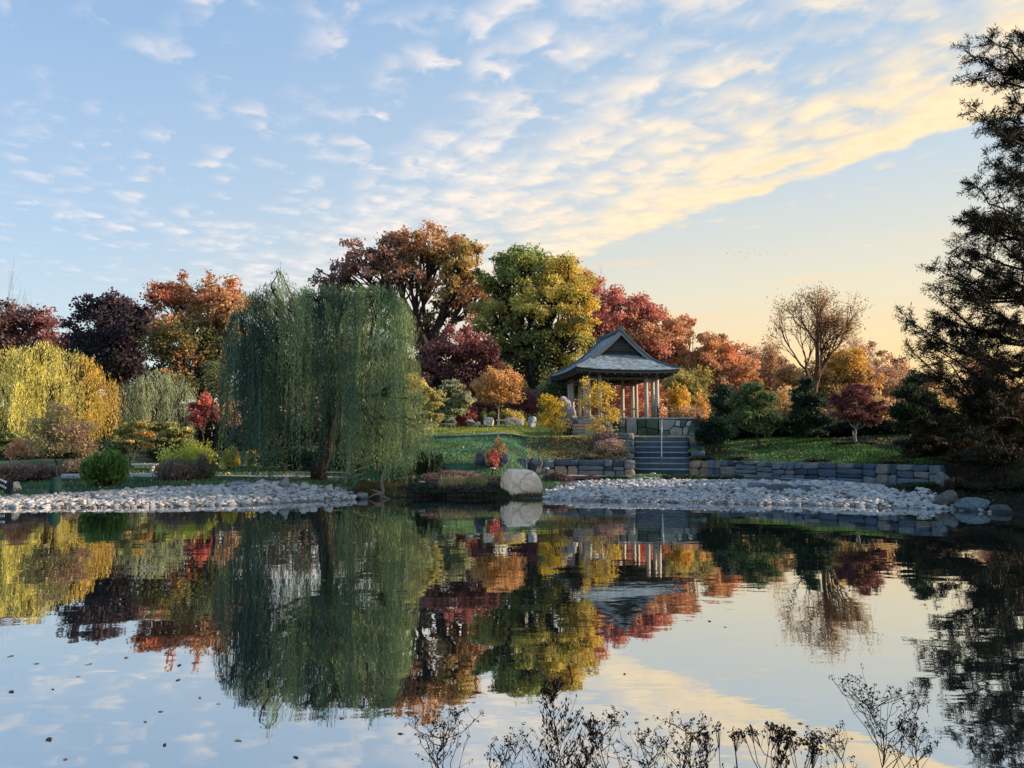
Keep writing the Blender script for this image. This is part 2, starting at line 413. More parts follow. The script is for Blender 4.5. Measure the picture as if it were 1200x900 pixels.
MULCH = np.array([0.055, 0.036, 0.030]); GRASS = np.array([0.075, 0.13, 0.080]); GRASS_S = np.array([0.12, 0.16, 0.06])
MUD = np.array([0.05, 0.045, 0.036]); LEAFY = np.array([0.12, 0.095, 0.045])
def build_terrain():
    xs = np.unique(np.concatenate([np.linspace(-600, -60, 25), np.linspace(-60, -24, 37), np.arange(-24, 24.01, 0.2), np.linspace(24, 60, 37), np.linspace(60, 600, 25)]))
    ys = np.unique(np.concatenate([np.linspace(-80, -4, 16), np.arange(-4, 6.01, 0.5), np.arange(6, 23, 1.0), np.arange(23, 56.01, 0.18), np.linspace(56, 110, 55), np.linspace(110, 900, 40)]))
    X, Y = np.meshgrid(xs, ys); Z = ground(X, Y)
    V = np.stack([X, Y, Z], -1).reshape(-1, 3); nx, ny = len(xs), len(ys)
    i = np.arange(nx - 1)[None, :] + np.arange(ny - 1)[:, None] * nx; i = i.ravel()
    Q = np.stack([i, i + 1, i + 1 + nx, i + nx], 1)
    x, y = V[:, 0], V[:, 1]; d = y - shore(x); e = y - wally(x)
    C = np.tile(GRASS, (len(V), 1))
    def put(mask, c):
        mk = np.clip(mask, 0, 1)[:, None]; C[:] = C * (1 - mk) + np.asarray(c) * mk
    put((d < 0.4) * 1.0, MUD)
    put(sm(x, -6.2, -5.8) * (1 - sm(x, 1.0, 1.4)) * (d < 1.9), MULCH * 0.8)
    put((x > -7) * (x < 1.5) * (y > 43.9) * 1.0, GRASS_S * 1.25)
    put(sm(x, 0.6, 2.2) * (1 - sm(x, 6.2, 6.5)) * (e > 0) * (e < 5), LEAFY)
    put((x > 9.3) * (x < 11.2) * (e > 0) * (e < 7), LEAFY * 0.7)
    put(sm(x, 0.2, 0.6) * (1 - sm(x, 16.5, 17.0)) * (e < 0) * (d > 0), (0.10, 0.095, 0.085))
    put((x > 12) * (y > 48) * 1.0, MULCH * 0.6)
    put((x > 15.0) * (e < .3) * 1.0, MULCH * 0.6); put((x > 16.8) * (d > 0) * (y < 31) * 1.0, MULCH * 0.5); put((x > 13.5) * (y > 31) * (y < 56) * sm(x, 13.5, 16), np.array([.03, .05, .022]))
    put(1.0 * (y > 50), MULCH * 0.9)
    put(sm(x, -24, -20) * (x < -6.8) * (y > 38.6), GRASS * 0.75)
    put(1.0 * (y < 6), MULCH)
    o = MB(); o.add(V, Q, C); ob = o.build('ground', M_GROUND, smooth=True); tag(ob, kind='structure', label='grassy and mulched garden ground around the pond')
build_terrain()
def build_water():
    o = MB(); xs = np.linspace(-120, 60, 10); ys = np.linspace(-40, 34, 6)
    X, Y = np.meshgrid(xs, ys); V = np.stack([X, Y, X * 0], -1).reshape(-1, 3)
    i = (np.arange(9)[None, :] + np.arange(5)[:, None] * 10).ravel()
    o.add(V, np.stack([i, i + 1, i + 11, i + 10], 1)); tag(o.build('pond_water', M_WATER), kind='structure', label='still pond water mirroring trees and sky')
build_water()
def strip(name, pts, label, dz=0.03, n=4):
    """path sheet between two borders; pts = [(x0,y0,x1,y1)...] pairs across the path"""
    o = MB(); P = []
    pts = np.array(pts, float); t = np.linspace(0, len(pts) - 1, (len(pts) - 1) * 12 + 1)
    A = np.stack([np.interp(t, range(len(pts)), pts[:, k]) for k in range(4)], 1)
    for a in A:
        for q in np.linspace(0, 1, n):
            x = a[0] + (a[2] - a[0]) * q; y = a[1] + (a[3] - a[1]) * q
            P.append((x, y, float(ground(x, y)) + dz))
    i = (np.arange(n - 1)[None, :] + np.arange(len(A) - 1)[:, None] * n).ravel()
    o.add(P, np.stack([i, i + 1, i + n + 1, i + n], 1)); tag(o.build(name, M_PATH), kind='structure', label=label)
strip('path', [(1.0, 37.9, 1.0, 38.9), (3.5, 37.8, 3.5, 38.9), (6.3, 36.2, 6.3, 38.9), (8, 36.0, 8, 39.7), (10, 37.4, 10, 39.6), (12, 35.4, 12, 36.9), (14.0, 32.6, 14.0, 33.9), (16.3, 29.6, 16.3, 30.5)], 'pale path at the foot of the dry stone walls')
strip('path', [(-7, 43.2, -7, 43.6), (-3, 43.4, -3, 43.9), (2, 43.7, 2, 44.3), (6.2, 44.1, 6.2, 45.6), (9.6, 44.1, 9.6, 45.9), (11.6, 44.9, 11.6, 46)], 'thin pale path across the upper lawn to the steps')
strip('path', [(-26, 33.2, -26, 36.0), (-22, 34.5, -22, 37.0), (-19, 35.5, -19, 38.6), (-16, 36.4, -16, 37.6), (-12, 36.6, -12, 37.3), (-8, 37, -8, 37.7), (-5, 37, -5, 37.6)], 'pale path curving across the left lawn')

# ------------------------------------------------------------------ vegetation builders
def leaf_quads(mb, r, P, size, colr, elong=1.6, flat=0.0, axis=None):
    """rhombic leaf faces at P, random attitude; axis = preferred long direction"""
    n = len(P)
    a = r.normal(size=(n, 3))
    if axis is not None: a = a * 0.35 + axis
    a = norm(a); b = r.normal(size=(n, 3)); b[:, 2] *= (1 - flat)
    if flat: a[:, 2] *= (1 - flat); a = norm(a)
    b = norm(b - (a * b).sum(1, keepdims=True) * a)
    s = (np.asarray(size) * r.uniform(0.6, 1.35, n))[:, None]
    V = np.stack([P - a * s * .5 * elong, P + b * s * .5, P + a * s * .5 * elong, P - b * s * .5], 1).reshape(-1, 3)
    i = np.arange(n) * 4
    mb.add(V, np.stack([i, i + 1, i + 2, i + 3], 1), np.repeat(colr, 4, 0))

def curve_pts(a, b, r, n=5, sag=0.08, up=0.0):
    a = np.asarray(a, float); b = np.asarray(b, float); L = np.linalg.norm(b - a)
    t = np.linspace(0, 1, n)[:, None]; P = a + (b - a) * t
    P = P + np.sin(t * math.pi) * (r.normal(size=3) * sag * L + np.array([0, 0, up * L]))
    P[1:-1] += r.normal(size=(n - 2, 3)) * L * 0.03
    return P

LEAF_GAIN, LEAF_SAT = 2.0, 0.78
def leafcol(c):
    v = np.array(lin(c)); l = v @ np.array([.3, .55, .15])
    red = float(sm(v[0] / max(v[1], 1e-3), 1.3, 2.6)); sat = (LEAF_SAT + .2 * float(sm(v[1], .25, .5))) * (1 - .26 * red)
    w = (l + (v - l) * sat) * LEAF_GAIN * (max(l, .02) / .2) ** (-.26 * red if l < .2 else -.26) * (.78 + .22 * float(sm(l, .03, .14)) if red < .3 else 1.0)
    w = w * np.array([1.0, 1 + .09 * red, 1 - .16 * red])
    return np.maximum(w, 0.004) * min(1.0, 0.72 / max(w.max(), 1e-3))
def vary(r, base, alt, n, amt=0.22):
    """n albedo colours around base, drifting to alt"""
    base = leafcol(base); alt = leafcol(alt)
    t = np.clip(r.beta(1.2, 2.0, n), 0, 1)[:, None]
    return (base * (1 - t) + alt * t) * r.uniform(1 - amt, 1 + amt, (n, 1))

def tree(name, label, cat, base, lobes, seed=0, n=9000, leaf=0.26, bark=(70, 58, 50), tr=0.35, clump=0.30, group=None,
         cflat=0.75, elong=1.5, lflat=0.0, depth=1.0, split=0.35, ncl=None, stems=1, twigs=True, shell=0.5, lean=None, D=None, tsides=7, amt=0.36, nomax=False):
    """broadleaf or pad-crowned tree. base = (px, D) on the ground; lobes = (px, py, rx, ry, colour, alt colour[, weight[, dD]]) in photograph pixels at distance D"""
    r = np.random.default_rng(seed); n = int(n * 1.75); leaf = leaf * .78
    px, Db = base[:2]
    x = (px - 600) / F * Db / math.cos(PITCH) * math.cos(PITCH)
    x = float(at(px, 500, Db)[0]); z = float(ground(x, Db)) - 0.05
    B = np.array([x, Db, z])
    L = []
    for lb in lobes:
        w = lb[6] if len(lb) > 6 else 1.0; dD = lb[7] if len(lb) > 7 else None
        rx = lb[2] * 1.07 / F * Db; rz = lb[3] * 1.07 / F * Db; ry = (rx + rz) * 0.5 * depth
        dd = r.uniform(-0.5, 0.5) * ry if dD is None else dD
        c = at(lb[0], lb[1], Db + dd)
        L.append((c, np.array([rx, ry, rz]), lb[4], lb[5], w))
    root = empty(name, B, label, cat, group)
    wood = MB(); crown = MB(); bc = np.array(lin(bark))
    zc = np.array([l[0] for l in L]); top = zc.mean(0); zlow = min(l[0][2] - l[1][2] for l in L)
    fork = B + np.array([0, 0, max((zlow - z) * 0.8, (top[2] - z) * split)]); fork[:2] += (top[:2] - B[:2]) * 0.35
    if lean is not None: fork[0] += lean
    for s_ in range(stems):
        off = np.array([r.normal() * 0.15, r.normal() * 0.1, 0]) * (s_ > 0)
        f2 = fork + (r.normal(size=3) * np.array([.5, .5, .2]) * tr * 3 if s_ else 0)
        P = curve_pts(B + off, f2, r, 6, 0.04); tube(wood, P, np.linspace(tr * 1.1, tr * 0.62, 6) * (1 if s_ == 0 else .75), tsides, bc)
        wood_top = f2
        if s_ == 0: FK = f2
    area = sum(l[1][0] * l[1][2] * l[4] for l in L)
    allc = []
    for (c, rad, c1, c2, w) in L:
        rm = rad.mean()
        lim = curve_pts(FK, c - np.array([0, 0, rad[2] * 0.25]), r, 7, 0.07, 0.05)
        tube(wood, lim, np.linspace(tr * 0.46, tr * 0.12, 7), 6, bc, False)
        k = ncl or max(9, int(40 * (rad[0] * rad[2] * w / area) * len(L) ** 0.8 + 6))
        dirs = norm(r.normal(size=(k, 3))); rr = r.uniform(shell * .7, 1.12, (k, 1)) ** 0.8
        cc = c + dirs * rr * rad * (1 - clump * 0.6)
        nl = max(1, int(n * rad[0] * rad[2] * w / area / k))
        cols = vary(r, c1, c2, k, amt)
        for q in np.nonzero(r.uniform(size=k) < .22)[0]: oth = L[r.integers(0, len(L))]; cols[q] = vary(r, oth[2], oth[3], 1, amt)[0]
        for q in range(k):
            if twigs:
                s0 = lim[r.integers(3, 7)]
                tb = curve_pts(s0, cc[q], r, 4, 0.08, 0.03); tube(wood, tb, np.linspace(tr * 0.17, tr * 0.045, 4), 3, bc, False)
            cr = rm * clump * r.uniform(0.7, 1.35)
            m = int(nl * r.uniform(0.6, 1.4)) + 1
            off = norm(r.normal(size=(m, 3))) * (r.uniform(0, 1, (m, 1)) ** 0.8) * cr * 1.22 * r.uniform(0.7, 1.3, (1, 3))
            off[:, 2] *= cflat
            P = cc[q] + off
            lc = cols[q] * r.uniform(0.75, 1.25, (m, 1)); mixn = r.uniform(0, 1, (m, 1)) < 0.22
            lc = np.where(mixn, vary(r, c2, c1, m, 0.3), lc)
            allc.append((P, lc))
    P = np.concatenate([p for p, _ in allc]); C = np.concatenate([c for _, c in allc])
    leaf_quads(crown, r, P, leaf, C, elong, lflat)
    wood.build('trunk', M_BARK, root, B, True)
    crown.build('crown', M_LEAF, root, B)
    return root

def bare_tree(name, label, cat, base, spread, top_py, seed=0, bark=(120, 100, 90), tr=0.25, levels=4, group=None, leaves=0, leafcol=None, leaf=0.2, D=None, upness=0.75, split=0.3):
    r = np.random.default_rng(seed); px, Db = base; x = float(at(px, 500, Db)[0]); z = float(ground(x, Db)) - .05
    B = np.array([x, Db, z]); H = at(px, top_py, Db)[2] - z; W = spread / F * Db
    root = empty(name, B, label, cat, group); wood = MB(); bc = np.array(lin(bark)); tips = []
    def grow(p, d, L, rad, lv):
        n = 4; P = [p]; dd = d.copy()
        for k in range(n):
            dd = norm(dd + r.normal(size=3) * 0.16 + np.array([0, 0, 0.05])); P.append(P[-1] + dd * L / n)
        P = np.array(P); tube(wood, P, np.linspace(rad, rad * 0.6, n + 1), 6 if lv < 2 else 3, bc, False)
        if lv >= levels: tips.append(P[-1]); tips.append(P[2]); return
        for k in range(int(r.integers(3, 5)) if lv else 5):
            s = P[r.integers(2, n + 1)] if k else P[-1]
            a = norm(r.normal(size=3) * np.array([1, 1, .6])); nd = norm(dd * 0.75 + a * (W / H * 1.15) + np.array([0, 0, (upness - .5) * .6]))
            grow(s, nd, L * r.uniform(.58, .8), rad * .5, lv + 1)
    grow(B, np.array([0, 0, 1.0]), H * split, tr, 0)
    # scale to the seen height
    allv = np.concatenate(wood.V); zt = allv[:, 2].max() - z; f = H / zt; fx = W / max(np.abs(allv[:, 0] - x).max(), .1)
    for k in range(len(wood.V)): wood.V[k] = B + (wood.V[k] - B) * np.array([fx, fx, f])
    tips = B + (np.array(tips) - B) * np.array([fx, fx, f])
    wood.build('trunk', M_BARK, root, B, True)
    if leaves:
        cr = MB(); m = leaves; P = tips[r.integers(0, len(tips), m)] + r.normal(size=(m, 3)) * 0.028 * H
        leaf_quads(cr, r, P, leaf, vary(r, leafcol[0], leafcol[1], m, .3), 1.5); cr.build('crown', M_LEAF, root, B)
    return root

def willow(name, label, base, domes, D, zlow, cols, seed=0, bundles=130, per=9, step=0.10, lsize=(0.16, 0.034), tr=0.35, bark=(58, 50, 44), lean=0.0, group=None, fork_h=0.3, ragged=0.25, deep=(-1.5, 1.5)):
    """weeping willow. domes = (px, py, rx, ry, weight, colour index); zlow(px) = lowest pixel row of the hanging shoots"""
    r = np.random.default_rng(seed); px, Db = base; x = float(at(px, 500, Db)[0]); z = float(ground(x, Db)) - .05
    B = np.array([x, Db, z]); root = empty(name, B, label, 'weeping willow', group); wood = MB(); crown = MB(); bc = np.array(lin(bark))
    tot = sum(d[4] for d in domes); topz = max(at(d[0], d[1] - d[3], Db)[2] for d in domes)
    fork = B + np.array([lean, 0.2, (topz - z) * fork_h])
    tube(wood, curve_pts(B, fork, r, 6, .05), np.linspace(tr * 1.2, tr * .8, 6), 9, bc)
    LV, LA, LC = [], [], []
    for (dx, dy, rx, ry, w, ci) in domes:
        c = at(dx, dy, Db + r.uniform(*deep)); rad = np.array([rx / F * Db, rx / F * Db * .95, ry / F * Db])
        lim = curve_pts(fork, c + np.array([0, 0, rad[2] * .35]), r, 8, .06, .05); tube(wood, lim, np.linspace(tr * .36, tr * .10, 8), 6, bc, False)
        for b in range(int(bundles * w / tot)):
            th = r.uniform(0, 2 * math.pi); q = math.sqrt(r.uniform(0.02, 1)); zz = math.sqrt(max(0, 1 - q * q))
            o = c + np.array([math.cos(th) * q, math.sin(th) * q, zz]) * rad
            s0 = lim[r.integers(4, 8)]
            arch = curve_pts(s0, o, r, 5, .04, .16); tube(wood, arch, np.linspace(tr * .14, tr * .03, 5), 3, bc, False)
            outd = norm(np.array([math.cos(th), math.sin(th), 0])); bcol = vary(r, cols[ci][0], cols[ci][1], 1, .3)[0]
            bl = r.uniform(1 - ragged * 2, 1.0); tilt = r.normal(size=3) * np.array([.045, .045, 0]); bs = r.uniform(.5, 1.2)
            for k in range(per):
                p = o + r.normal(size=3) * np.array([.17, .17, .12]) * Db / 36 * bs
                pxx = 600 + p[0] / p[1] * F; zl = at(pxx, zlow(pxx), p[1])[2]
                Lm = max(0.6, (p[2] - zl) * min(1.0, max(.15, bl + r.normal() * .12)))
                m = int(Lm / step); t = np.arange(m) * step
                so = 0.35 * (1 - np.exp(-t / .5)) * r.uniform(.3, 1.3); sway = np.sin(t * r.uniform(.5, 1.1) + r.uniform(0, 6)) * .05 * np.minimum(t, 1)
                rise = 0.10 * np.sin(np.minimum(t / .8, 1) * math.pi)
                perp = np.array([-outd[1], outd[0], 0])
                P = p + outd * so[:, None] + perp * sway[:, None] + (np.array([0, 0, -1.0]) + tilt) * t[:, None] + np.array([0, 0, 1]) * rise[:, None]
                P = P + r.normal(size=P.shape) * .028 * Db / 36
                P = P[P[:, 2] > np.maximum(0.12, ground(P[:, 0], P[:, 1]) + 0.05)]; m = len(P)
                if m == 0: continue
                LV.append(P); ax = np.tile(np.array([0, 0, -1.0]), (m, 1)) + r.normal(size=(m, 3)) * .28; LA.append(ax)
                LC.append(bcol * r.uniform(.7, 1.3, (m, 1)) * np.ones((m, 3)))
    P = np.concatenate(LV); A = norm(np.concatenate(LA)); C = np.concatenate(LC); m = len(P)
    b_ = norm(np.cross(A, r.normal(size=(m, 3)))); l, wd = lsize; s = r.uniform(.7, 1.4, (m, 1))
    V = np.stack([P - A * l * .5 * s, P + b_ * wd * .5 * s, P + A * l * .5 * s, P - b_ * wd * .5 * s], 1).reshape(-1, 3); i = np.arange(m) * 4
    crown.add(V, np.stack([i, i + 1, i + 2, i + 3], 1), np.repeat(C, 4, 0))
    wood.build('trunk', M_BARK, root, B, True); crown.build('crown', M_LEAF, root, B)
    return root

def shrub(name, label, px, D, w_px, top_py, c1, c2, seed=0, n=1500, leaf=0.09, elong=1.6, stems=9, cat='shrub', bark=(80, 60, 50), upright=0.0, group=None, dz=0.0, base_z=None, shell=.2, depth=1.0, blobs=None):
    r = np.random.default_rng(seed); x = float(at(px, 500, D)[0]); z = float(ground(x, D)) - .03 if base_z is None else base_z
    B = np.array([x, D, z]); W = w_px / F * D / 2; H = max(.15, at(px, top_py, D)[2] - z)
    root = empty(name, B, label, cat, group); wood = MB(); fo = MB()
    k = blobs or max(9, int(stems * 2.2)); ctr = []; n = int(n * 1.3)
    for q in range(k):
        th = r.uniform(0, 6.283); rr = math.sqrt(r.uniform(0, 1)) * .75
        hh = (1 - .5 * rr ** 2) * r.uniform(.3, 1.0)
        c = B + np.array([math.cos(th) * rr * W, math.sin(th) * rr * W * depth, hh * H * .86]); ctr.append(c)
        b0 = B + np.array([math.cos(th) * rr * W * .25, math.sin(th) * rr * W * .25, 0])
        tube(wood, curve_pts(b0, c, r, 5, .06), np.linspace(.03, .008, 5) * max(.5, H / 1.5), 4, np.array(lin(bark)), False)
    ctr = np.array(ctr); m = n; idx = r.integers(0, k, m); off = norm(r.normal(size=(m, 3))) * r.uniform(shell, 1, (m, 1)) ** .9 * r.uniform(.7, 1.25, (k, 3))[idx] * np.array([W * .42, W * .42, H * .30])
    P = ctr[idx] + off; P[:, 2] = np.maximum(P[:, 2], z + .03 + r.uniform(0, .1, m))
    cols = vary(r, c1, c2, k, .25)[idx] * r.uniform(.7, 1.3, (m, 1))
    ax = None
    if upright: ax = np.tile(np.array([0, 0, upright]), (m, 1)) + norm(P - B) * .5
    leaf_quads(fo, r, P, leaf, cols, elong, axis=ax)
    wood.build('stems', M_BARK, root, B, True); fo.build('foliage', M_LEAF, root, B)
    return root

# ------------------------------------------------------------------ background woodland, left to right
PUR, PUR2 = (88, 58, 66), (66, 48, 58); RED, RED2 = (150, 52, 50), (182, 84, 74); ORA, ORA2 = (190, 98, 44), (214, 140, 66)
GRN, GRN2 = (78, 92, 40), (120, 122, 46); YEL, YEL2 = (206, 170, 44), (226, 196, 84); OLV, OLV2 = (98, 100, 52), (140, 132, 66)
bare_tree('bare_tree', 'bare grey tree rising behind the purple trees at the far left', 'tree', (8, 112), 42, 308, 3, (120, 116, 118), .3, 4)
tree('oak_tree', 'plum red oak at the left edge behind the yellow willow', 'oak tree', (20, 98),
     [(-15, 390, 42, 34, (110, 62, 70), (80, 58, 68)), (28, 378, 34, 30, (104, 56, 64), PUR2), (62, 392, 28, 30, (134, 52, 62), (100, 50, 60)), (10, 420, 60, 26, PUR2, (70, 60, 60))], 11, 9000, .36, tr=.5)
tree('oak_tree', 'dark purple oak between the plum red oak and the orange topped oak', 'oak tree', (130, 90),
     [(128, 366, 34, 26, (74, 52, 64), (60, 48, 60)), (100, 396, 26, 34, PUR2, (54, 50, 58)), (150, 400, 36, 40, (62, 46, 58), (50, 46, 56)), (125, 430, 44, 30, (54, 48, 54), (60, 60, 50)), (166, 372, 18, 22, (90, 62, 60), PUR2)], 12, 12000, .34, tr=.5)
tree('oak_tree', 'orange topped oak with olive lower crown left of the large willow', 'oak tree', (232, 82),
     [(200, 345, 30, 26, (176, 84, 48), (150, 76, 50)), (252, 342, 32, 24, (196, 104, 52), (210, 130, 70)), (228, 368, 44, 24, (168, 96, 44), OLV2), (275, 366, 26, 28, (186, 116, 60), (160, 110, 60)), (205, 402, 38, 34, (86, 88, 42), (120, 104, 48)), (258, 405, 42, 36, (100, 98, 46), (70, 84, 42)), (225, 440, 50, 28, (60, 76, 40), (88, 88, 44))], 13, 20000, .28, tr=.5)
tree('oak_tree', 'tallest oak in the wood with purple left side and orange top', 'oak tree', (516, 74),
     [(392, 330, 26, 22, (134, 90, 96), (96, 66, 76), .75), (425, 306, 34, 26, (130, 84, 94), (128, 82, 66), .8), (462, 296, 34, 28, (146, 90, 84), (150, 86, 56), .9), (505, 288, 38, 25, (216, 136, 66), (200, 140, 66)), (540, 304, 30, 28, (180, 144, 66), (150, 134, 60)),
      (480, 328, 36, 24, (138, 90, 76), (140, 84, 56), .6), (532, 338, 36, 26, (170, 126, 60), (140, 124, 58), .6), (448, 344, 32, 20, (120, 84, 84), (84, 60, 62), .6), (560, 352, 30, 30, (168, 92, 52), (130, 100, 50), .8), (402, 362, 30, 24, (96, 68, 72), (80, 70, 60), .6), (500, 366, 40, 20, (120, 92, 54), (100, 84, 50), .28)],
     14, 18000, .26, tr=.75, split=.38, clump=.24, bark=(62, 50, 46))
tree('oak_tree', 'broad green and yellow oak left of the pavilion roof', 'oak tree', (628, 68),
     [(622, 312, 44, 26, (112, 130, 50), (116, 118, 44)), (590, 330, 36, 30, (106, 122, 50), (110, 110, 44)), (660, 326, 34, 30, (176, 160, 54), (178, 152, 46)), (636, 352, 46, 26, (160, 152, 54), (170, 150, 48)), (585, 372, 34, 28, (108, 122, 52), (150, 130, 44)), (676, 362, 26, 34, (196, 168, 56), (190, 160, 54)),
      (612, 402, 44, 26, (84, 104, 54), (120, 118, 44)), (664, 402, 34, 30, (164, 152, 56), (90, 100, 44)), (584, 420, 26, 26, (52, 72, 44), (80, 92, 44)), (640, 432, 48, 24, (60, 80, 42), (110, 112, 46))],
     15, 34000, .22, tr=.7, clump=.28, bark=(50, 42, 38))
tree('maple_tree', 'burgundy tree in the shade below the tallest oak', 'tree', (536, 60),
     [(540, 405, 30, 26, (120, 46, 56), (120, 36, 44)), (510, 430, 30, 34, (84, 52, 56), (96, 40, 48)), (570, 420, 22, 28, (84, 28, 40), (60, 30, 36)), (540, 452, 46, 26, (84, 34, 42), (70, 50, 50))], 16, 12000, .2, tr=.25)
tree('oak_tree', 'scarlet oak rising between the green oak and the pavilion ridge', 'oak tree', (712, 84),
     [(692, 338, 18, 28, (184, 84, 86), (150, 50, 56)), (716, 362, 28, 24, (176, 86, 86), (176, 80, 76)), (744, 372, 28, 26, (180, 92, 88), (140, 54, 60)), (776, 388, 26, 24, (196, 120, 80), (204, 130, 76)), (700, 396, 36, 28, (166, 78, 78), (160, 70, 60)), (752, 406, 40, 28, (190, 112, 76), (204, 130, 74))], 17, 22000, .27, tr=.5)
bare_tree('bare_tree', 'bare twiggy tree top behind the scarlet oak', 'tree', (712, 92), 34, 306, 7, (110, 84, 84), .3, 5)
tree('oak_tree', 'rust orange oak directly behind the pavilion roof', 'oak tree', (800, 86),
     [(790, 408, 26, 24, (190, 110, 56), (200, 130, 70)), (800, 384, 16, 16, (176, 96, 62), (190, 110, 60), .7), (770, 432, 40, 26, (206, 122, 66), (190, 96, 60)), (812, 436, 30, 24, (150, 124, 50), (190, 140, 56))], 18, 12000, .27, tr=.35)
tree('oak_tree', 'reddish brown oak right of the pavilion roof', 'oak tree', (846, 84),
     [(830, 404, 24, 22, (196, 118, 70), (204, 136, 72)), (852, 422, 30, 24, (206, 124, 70), (176, 96, 60)), (824, 430, 24, 22, (190, 116, 54), (150, 90, 54)), (868, 440, 24, 20, (206, 122, 66), (190, 110, 60)), (846, 452, 40, 20, (180, 106, 64), (120, 80, 50))], 19, 14000, .26, tr=.4)
tree('oak_tree', 'russet tree low on the skyline left of the half bare oak', 'tree', (892, 92),
     [(884, 424, 24, 18, (140, 84, 70), (160, 96, 70)), (910, 434, 26, 18, (160, 100, 72), (180, 120, 80)), (895, 454, 44, 20, (140, 94, 66), (170, 110, 60))], 20, 8000, .27, tr=.3)
bare_tree('oak_tree', 'half bare old oak with spreading limbs against the yellow sky', 'oak tree', (951, 72), 56, 344, 33, (92, 72, 56), .36, 5, leaves=7500, leafcol=((146, 108, 66), (168, 122, 70)), leaf=.11, split=.24)
tree('oak_tree', 'golden yellow tree below the half bare oak', 'tree', (984, 78),
     [(962, 440, 26, 18, (176, 138, 50), (150, 110, 50)), (990, 428, 28, 20, (214, 168, 52), (230, 190, 80)), (1012, 444, 22, 18, (204, 150, 60), (180, 120, 60)), (930, 446, 26, 16, (150, 110, 54), (190, 140, 56)), (980, 462, 50, 16, (160, 120, 54), (120, 100, 50))], 22, 14000, .24, tr=.35)
tree('oak_tree', 'dusty pink tree thinning on the skyline right of the golden tree', 'tree', (1020, 96),
     [(1008, 416, 26, 18, (176, 122, 96), (196, 140, 100), .6), (1040, 432, 24, 16, (190, 134, 100), (206, 150, 110), .6), (1020, 452, 44, 20, (160, 110, 84), (190, 136, 90))], 23, 8000, .27, tr=.3)
for k, (px, D, sp, tp) in enumerate([(1062, 100, 30, 424), (1100, 94, 26, 430), (1142, 92, 34, 418)]):
    bare_tree('bare_tree', ['leafless pinkish tree just right of the dusty pink tree', 'leafless tree seen through the gap left of the dark conifer', 'leafless tree behind the branches of the dark conifer'][k], 'tree', (px, D), sp, tp, 30 + k, (170, 130, 110), .22, 5,
              group='leafless trees on the right skyline', leaves=1500, leafcol=((196, 146, 110), (220, 180, 130)), leaf=.22)
bare_tree('bare_tree', 'fine twigged brown tree at the left shoulder of the half bare oak', 'tree', (906, 88), 26, 392, 41, (120, 92, 76), .22, 5, leaves=2600, leafcol=((150, 108, 76), (176, 128, 84)), leaf=.14)
bare_tree('bare_tree', 'fine twigged pinkish tree at the right shoulder of the half bare oak', 'tree', (1006, 90), 30, 388, 43, (140, 106, 90), .22, 5, leaves=2600, leafcol=((170, 122, 92), (190, 144, 104)), leaf=.14)
# low belt of distant trees closing the gaps
FARP = [(-60, 396, PUR, PUR2), (60, 412, PUR2, (70, 66, 60)), (175, 420, (70, 66, 50), OLV), (300, 400, OLV, GRN), (370, 402, (90, 70, 56), PUR), (440, 400, PUR, OLV), (500, 412, PUR2, (120, 70, 60)), (590, 424, GRN, OLV), (700, 420, (130, 60, 50), RED),
        (860, 440, (150, 90, 56), (120, 90, 60)), (925, 432, (150, 96, 64), ORA), (1045, 446, (160, 110, 80), (180, 130, 80)), (1110, 442, (150, 110, 70), (190, 150, 90)), (1180, 436, (150, 120, 70), (200, 160, 90)), (1250, 430, OLV, (170, 130, 70))]
FARL = ['leftmost purple tree of the far wood', 'far purple tree seen above the yellow willow', 'dim olive tree of the far wood behind the pale willow', 'far green tree behind the left side of the large willow', 'far brown tree behind the crown of the large willow', 'far purple tree behind the right side of the large willow',
        'far dim tree below the limbs of the tallest oak', 'far green tree low behind the small orange tree', 'far red tree below the scarlet oak', 'far tan tree beside the reddish brown oak', 'far orange tree left of the half bare trunk', 'far tan tree behind the burgundy maple', 'far golden brown tree at the gap beside the dark conifer', 'far golden tree behind the dark conifer', 'far olive tree at the right edge']
for k, (px, tp, c1, c2) in enumerate(FARP):
    h = 520 - tp
    tree('distant_tree', FARL[k], 'tree', (px, 118), [(px - 22, tp + h * .35, 36, h * .33, c1, c2), (px + 24, tp + h * .42, 34, h * .33, c2, c1), (px, tp + h * .7, 58, h * .3, c1, c2)], 50 + k, 4200, .5, tr=.35, group='belt of distant trees behind the garden', twigs=False)

# ------------------------------------------------------------------ willows
Y1 = ((170, 164, 76), (204, 188, 92)); Y2 = ((206, 180, 76), (214, 164, 70)); G1 = ((106, 118, 84), (142, 146, 96)); T1 = ((46, 74, 64), (70, 96, 68)); T2 = ((74, 98, 60), (112, 128, 70)); T3 = ((104, 122, 68), (132, 140, 80))
willow('willow_tree', 'yellow weeping willow at the left edge with golden sunlight painted into its right side', (58, 50),
       [(-34, 446, 26, 34, .8, 0), (-8, 436, 18, 28, .6, 0), (14, 428, 20, 20, .7, 0), (34, 440, 18, 24, .5, 0), (56, 424, 18, 20, .7, 0), (78, 430, 20, 20, .6, 0), (98, 446, 18, 26, .7, 1), (118, 464, 16, 28, .6, 1), (60, 470, 50, 26, .9, 0), (10, 478, 40, 26, .6, 0), (104, 486, 24, 24, .5, 1)], 50, lambda p: 530, (Y1, Y2), 61, 170, 9, .13, (.18, .036), .4, ragged=.45, deep=(-3, 3))  # right-hand domes take a golden leaf colour that paints in the low sunlight
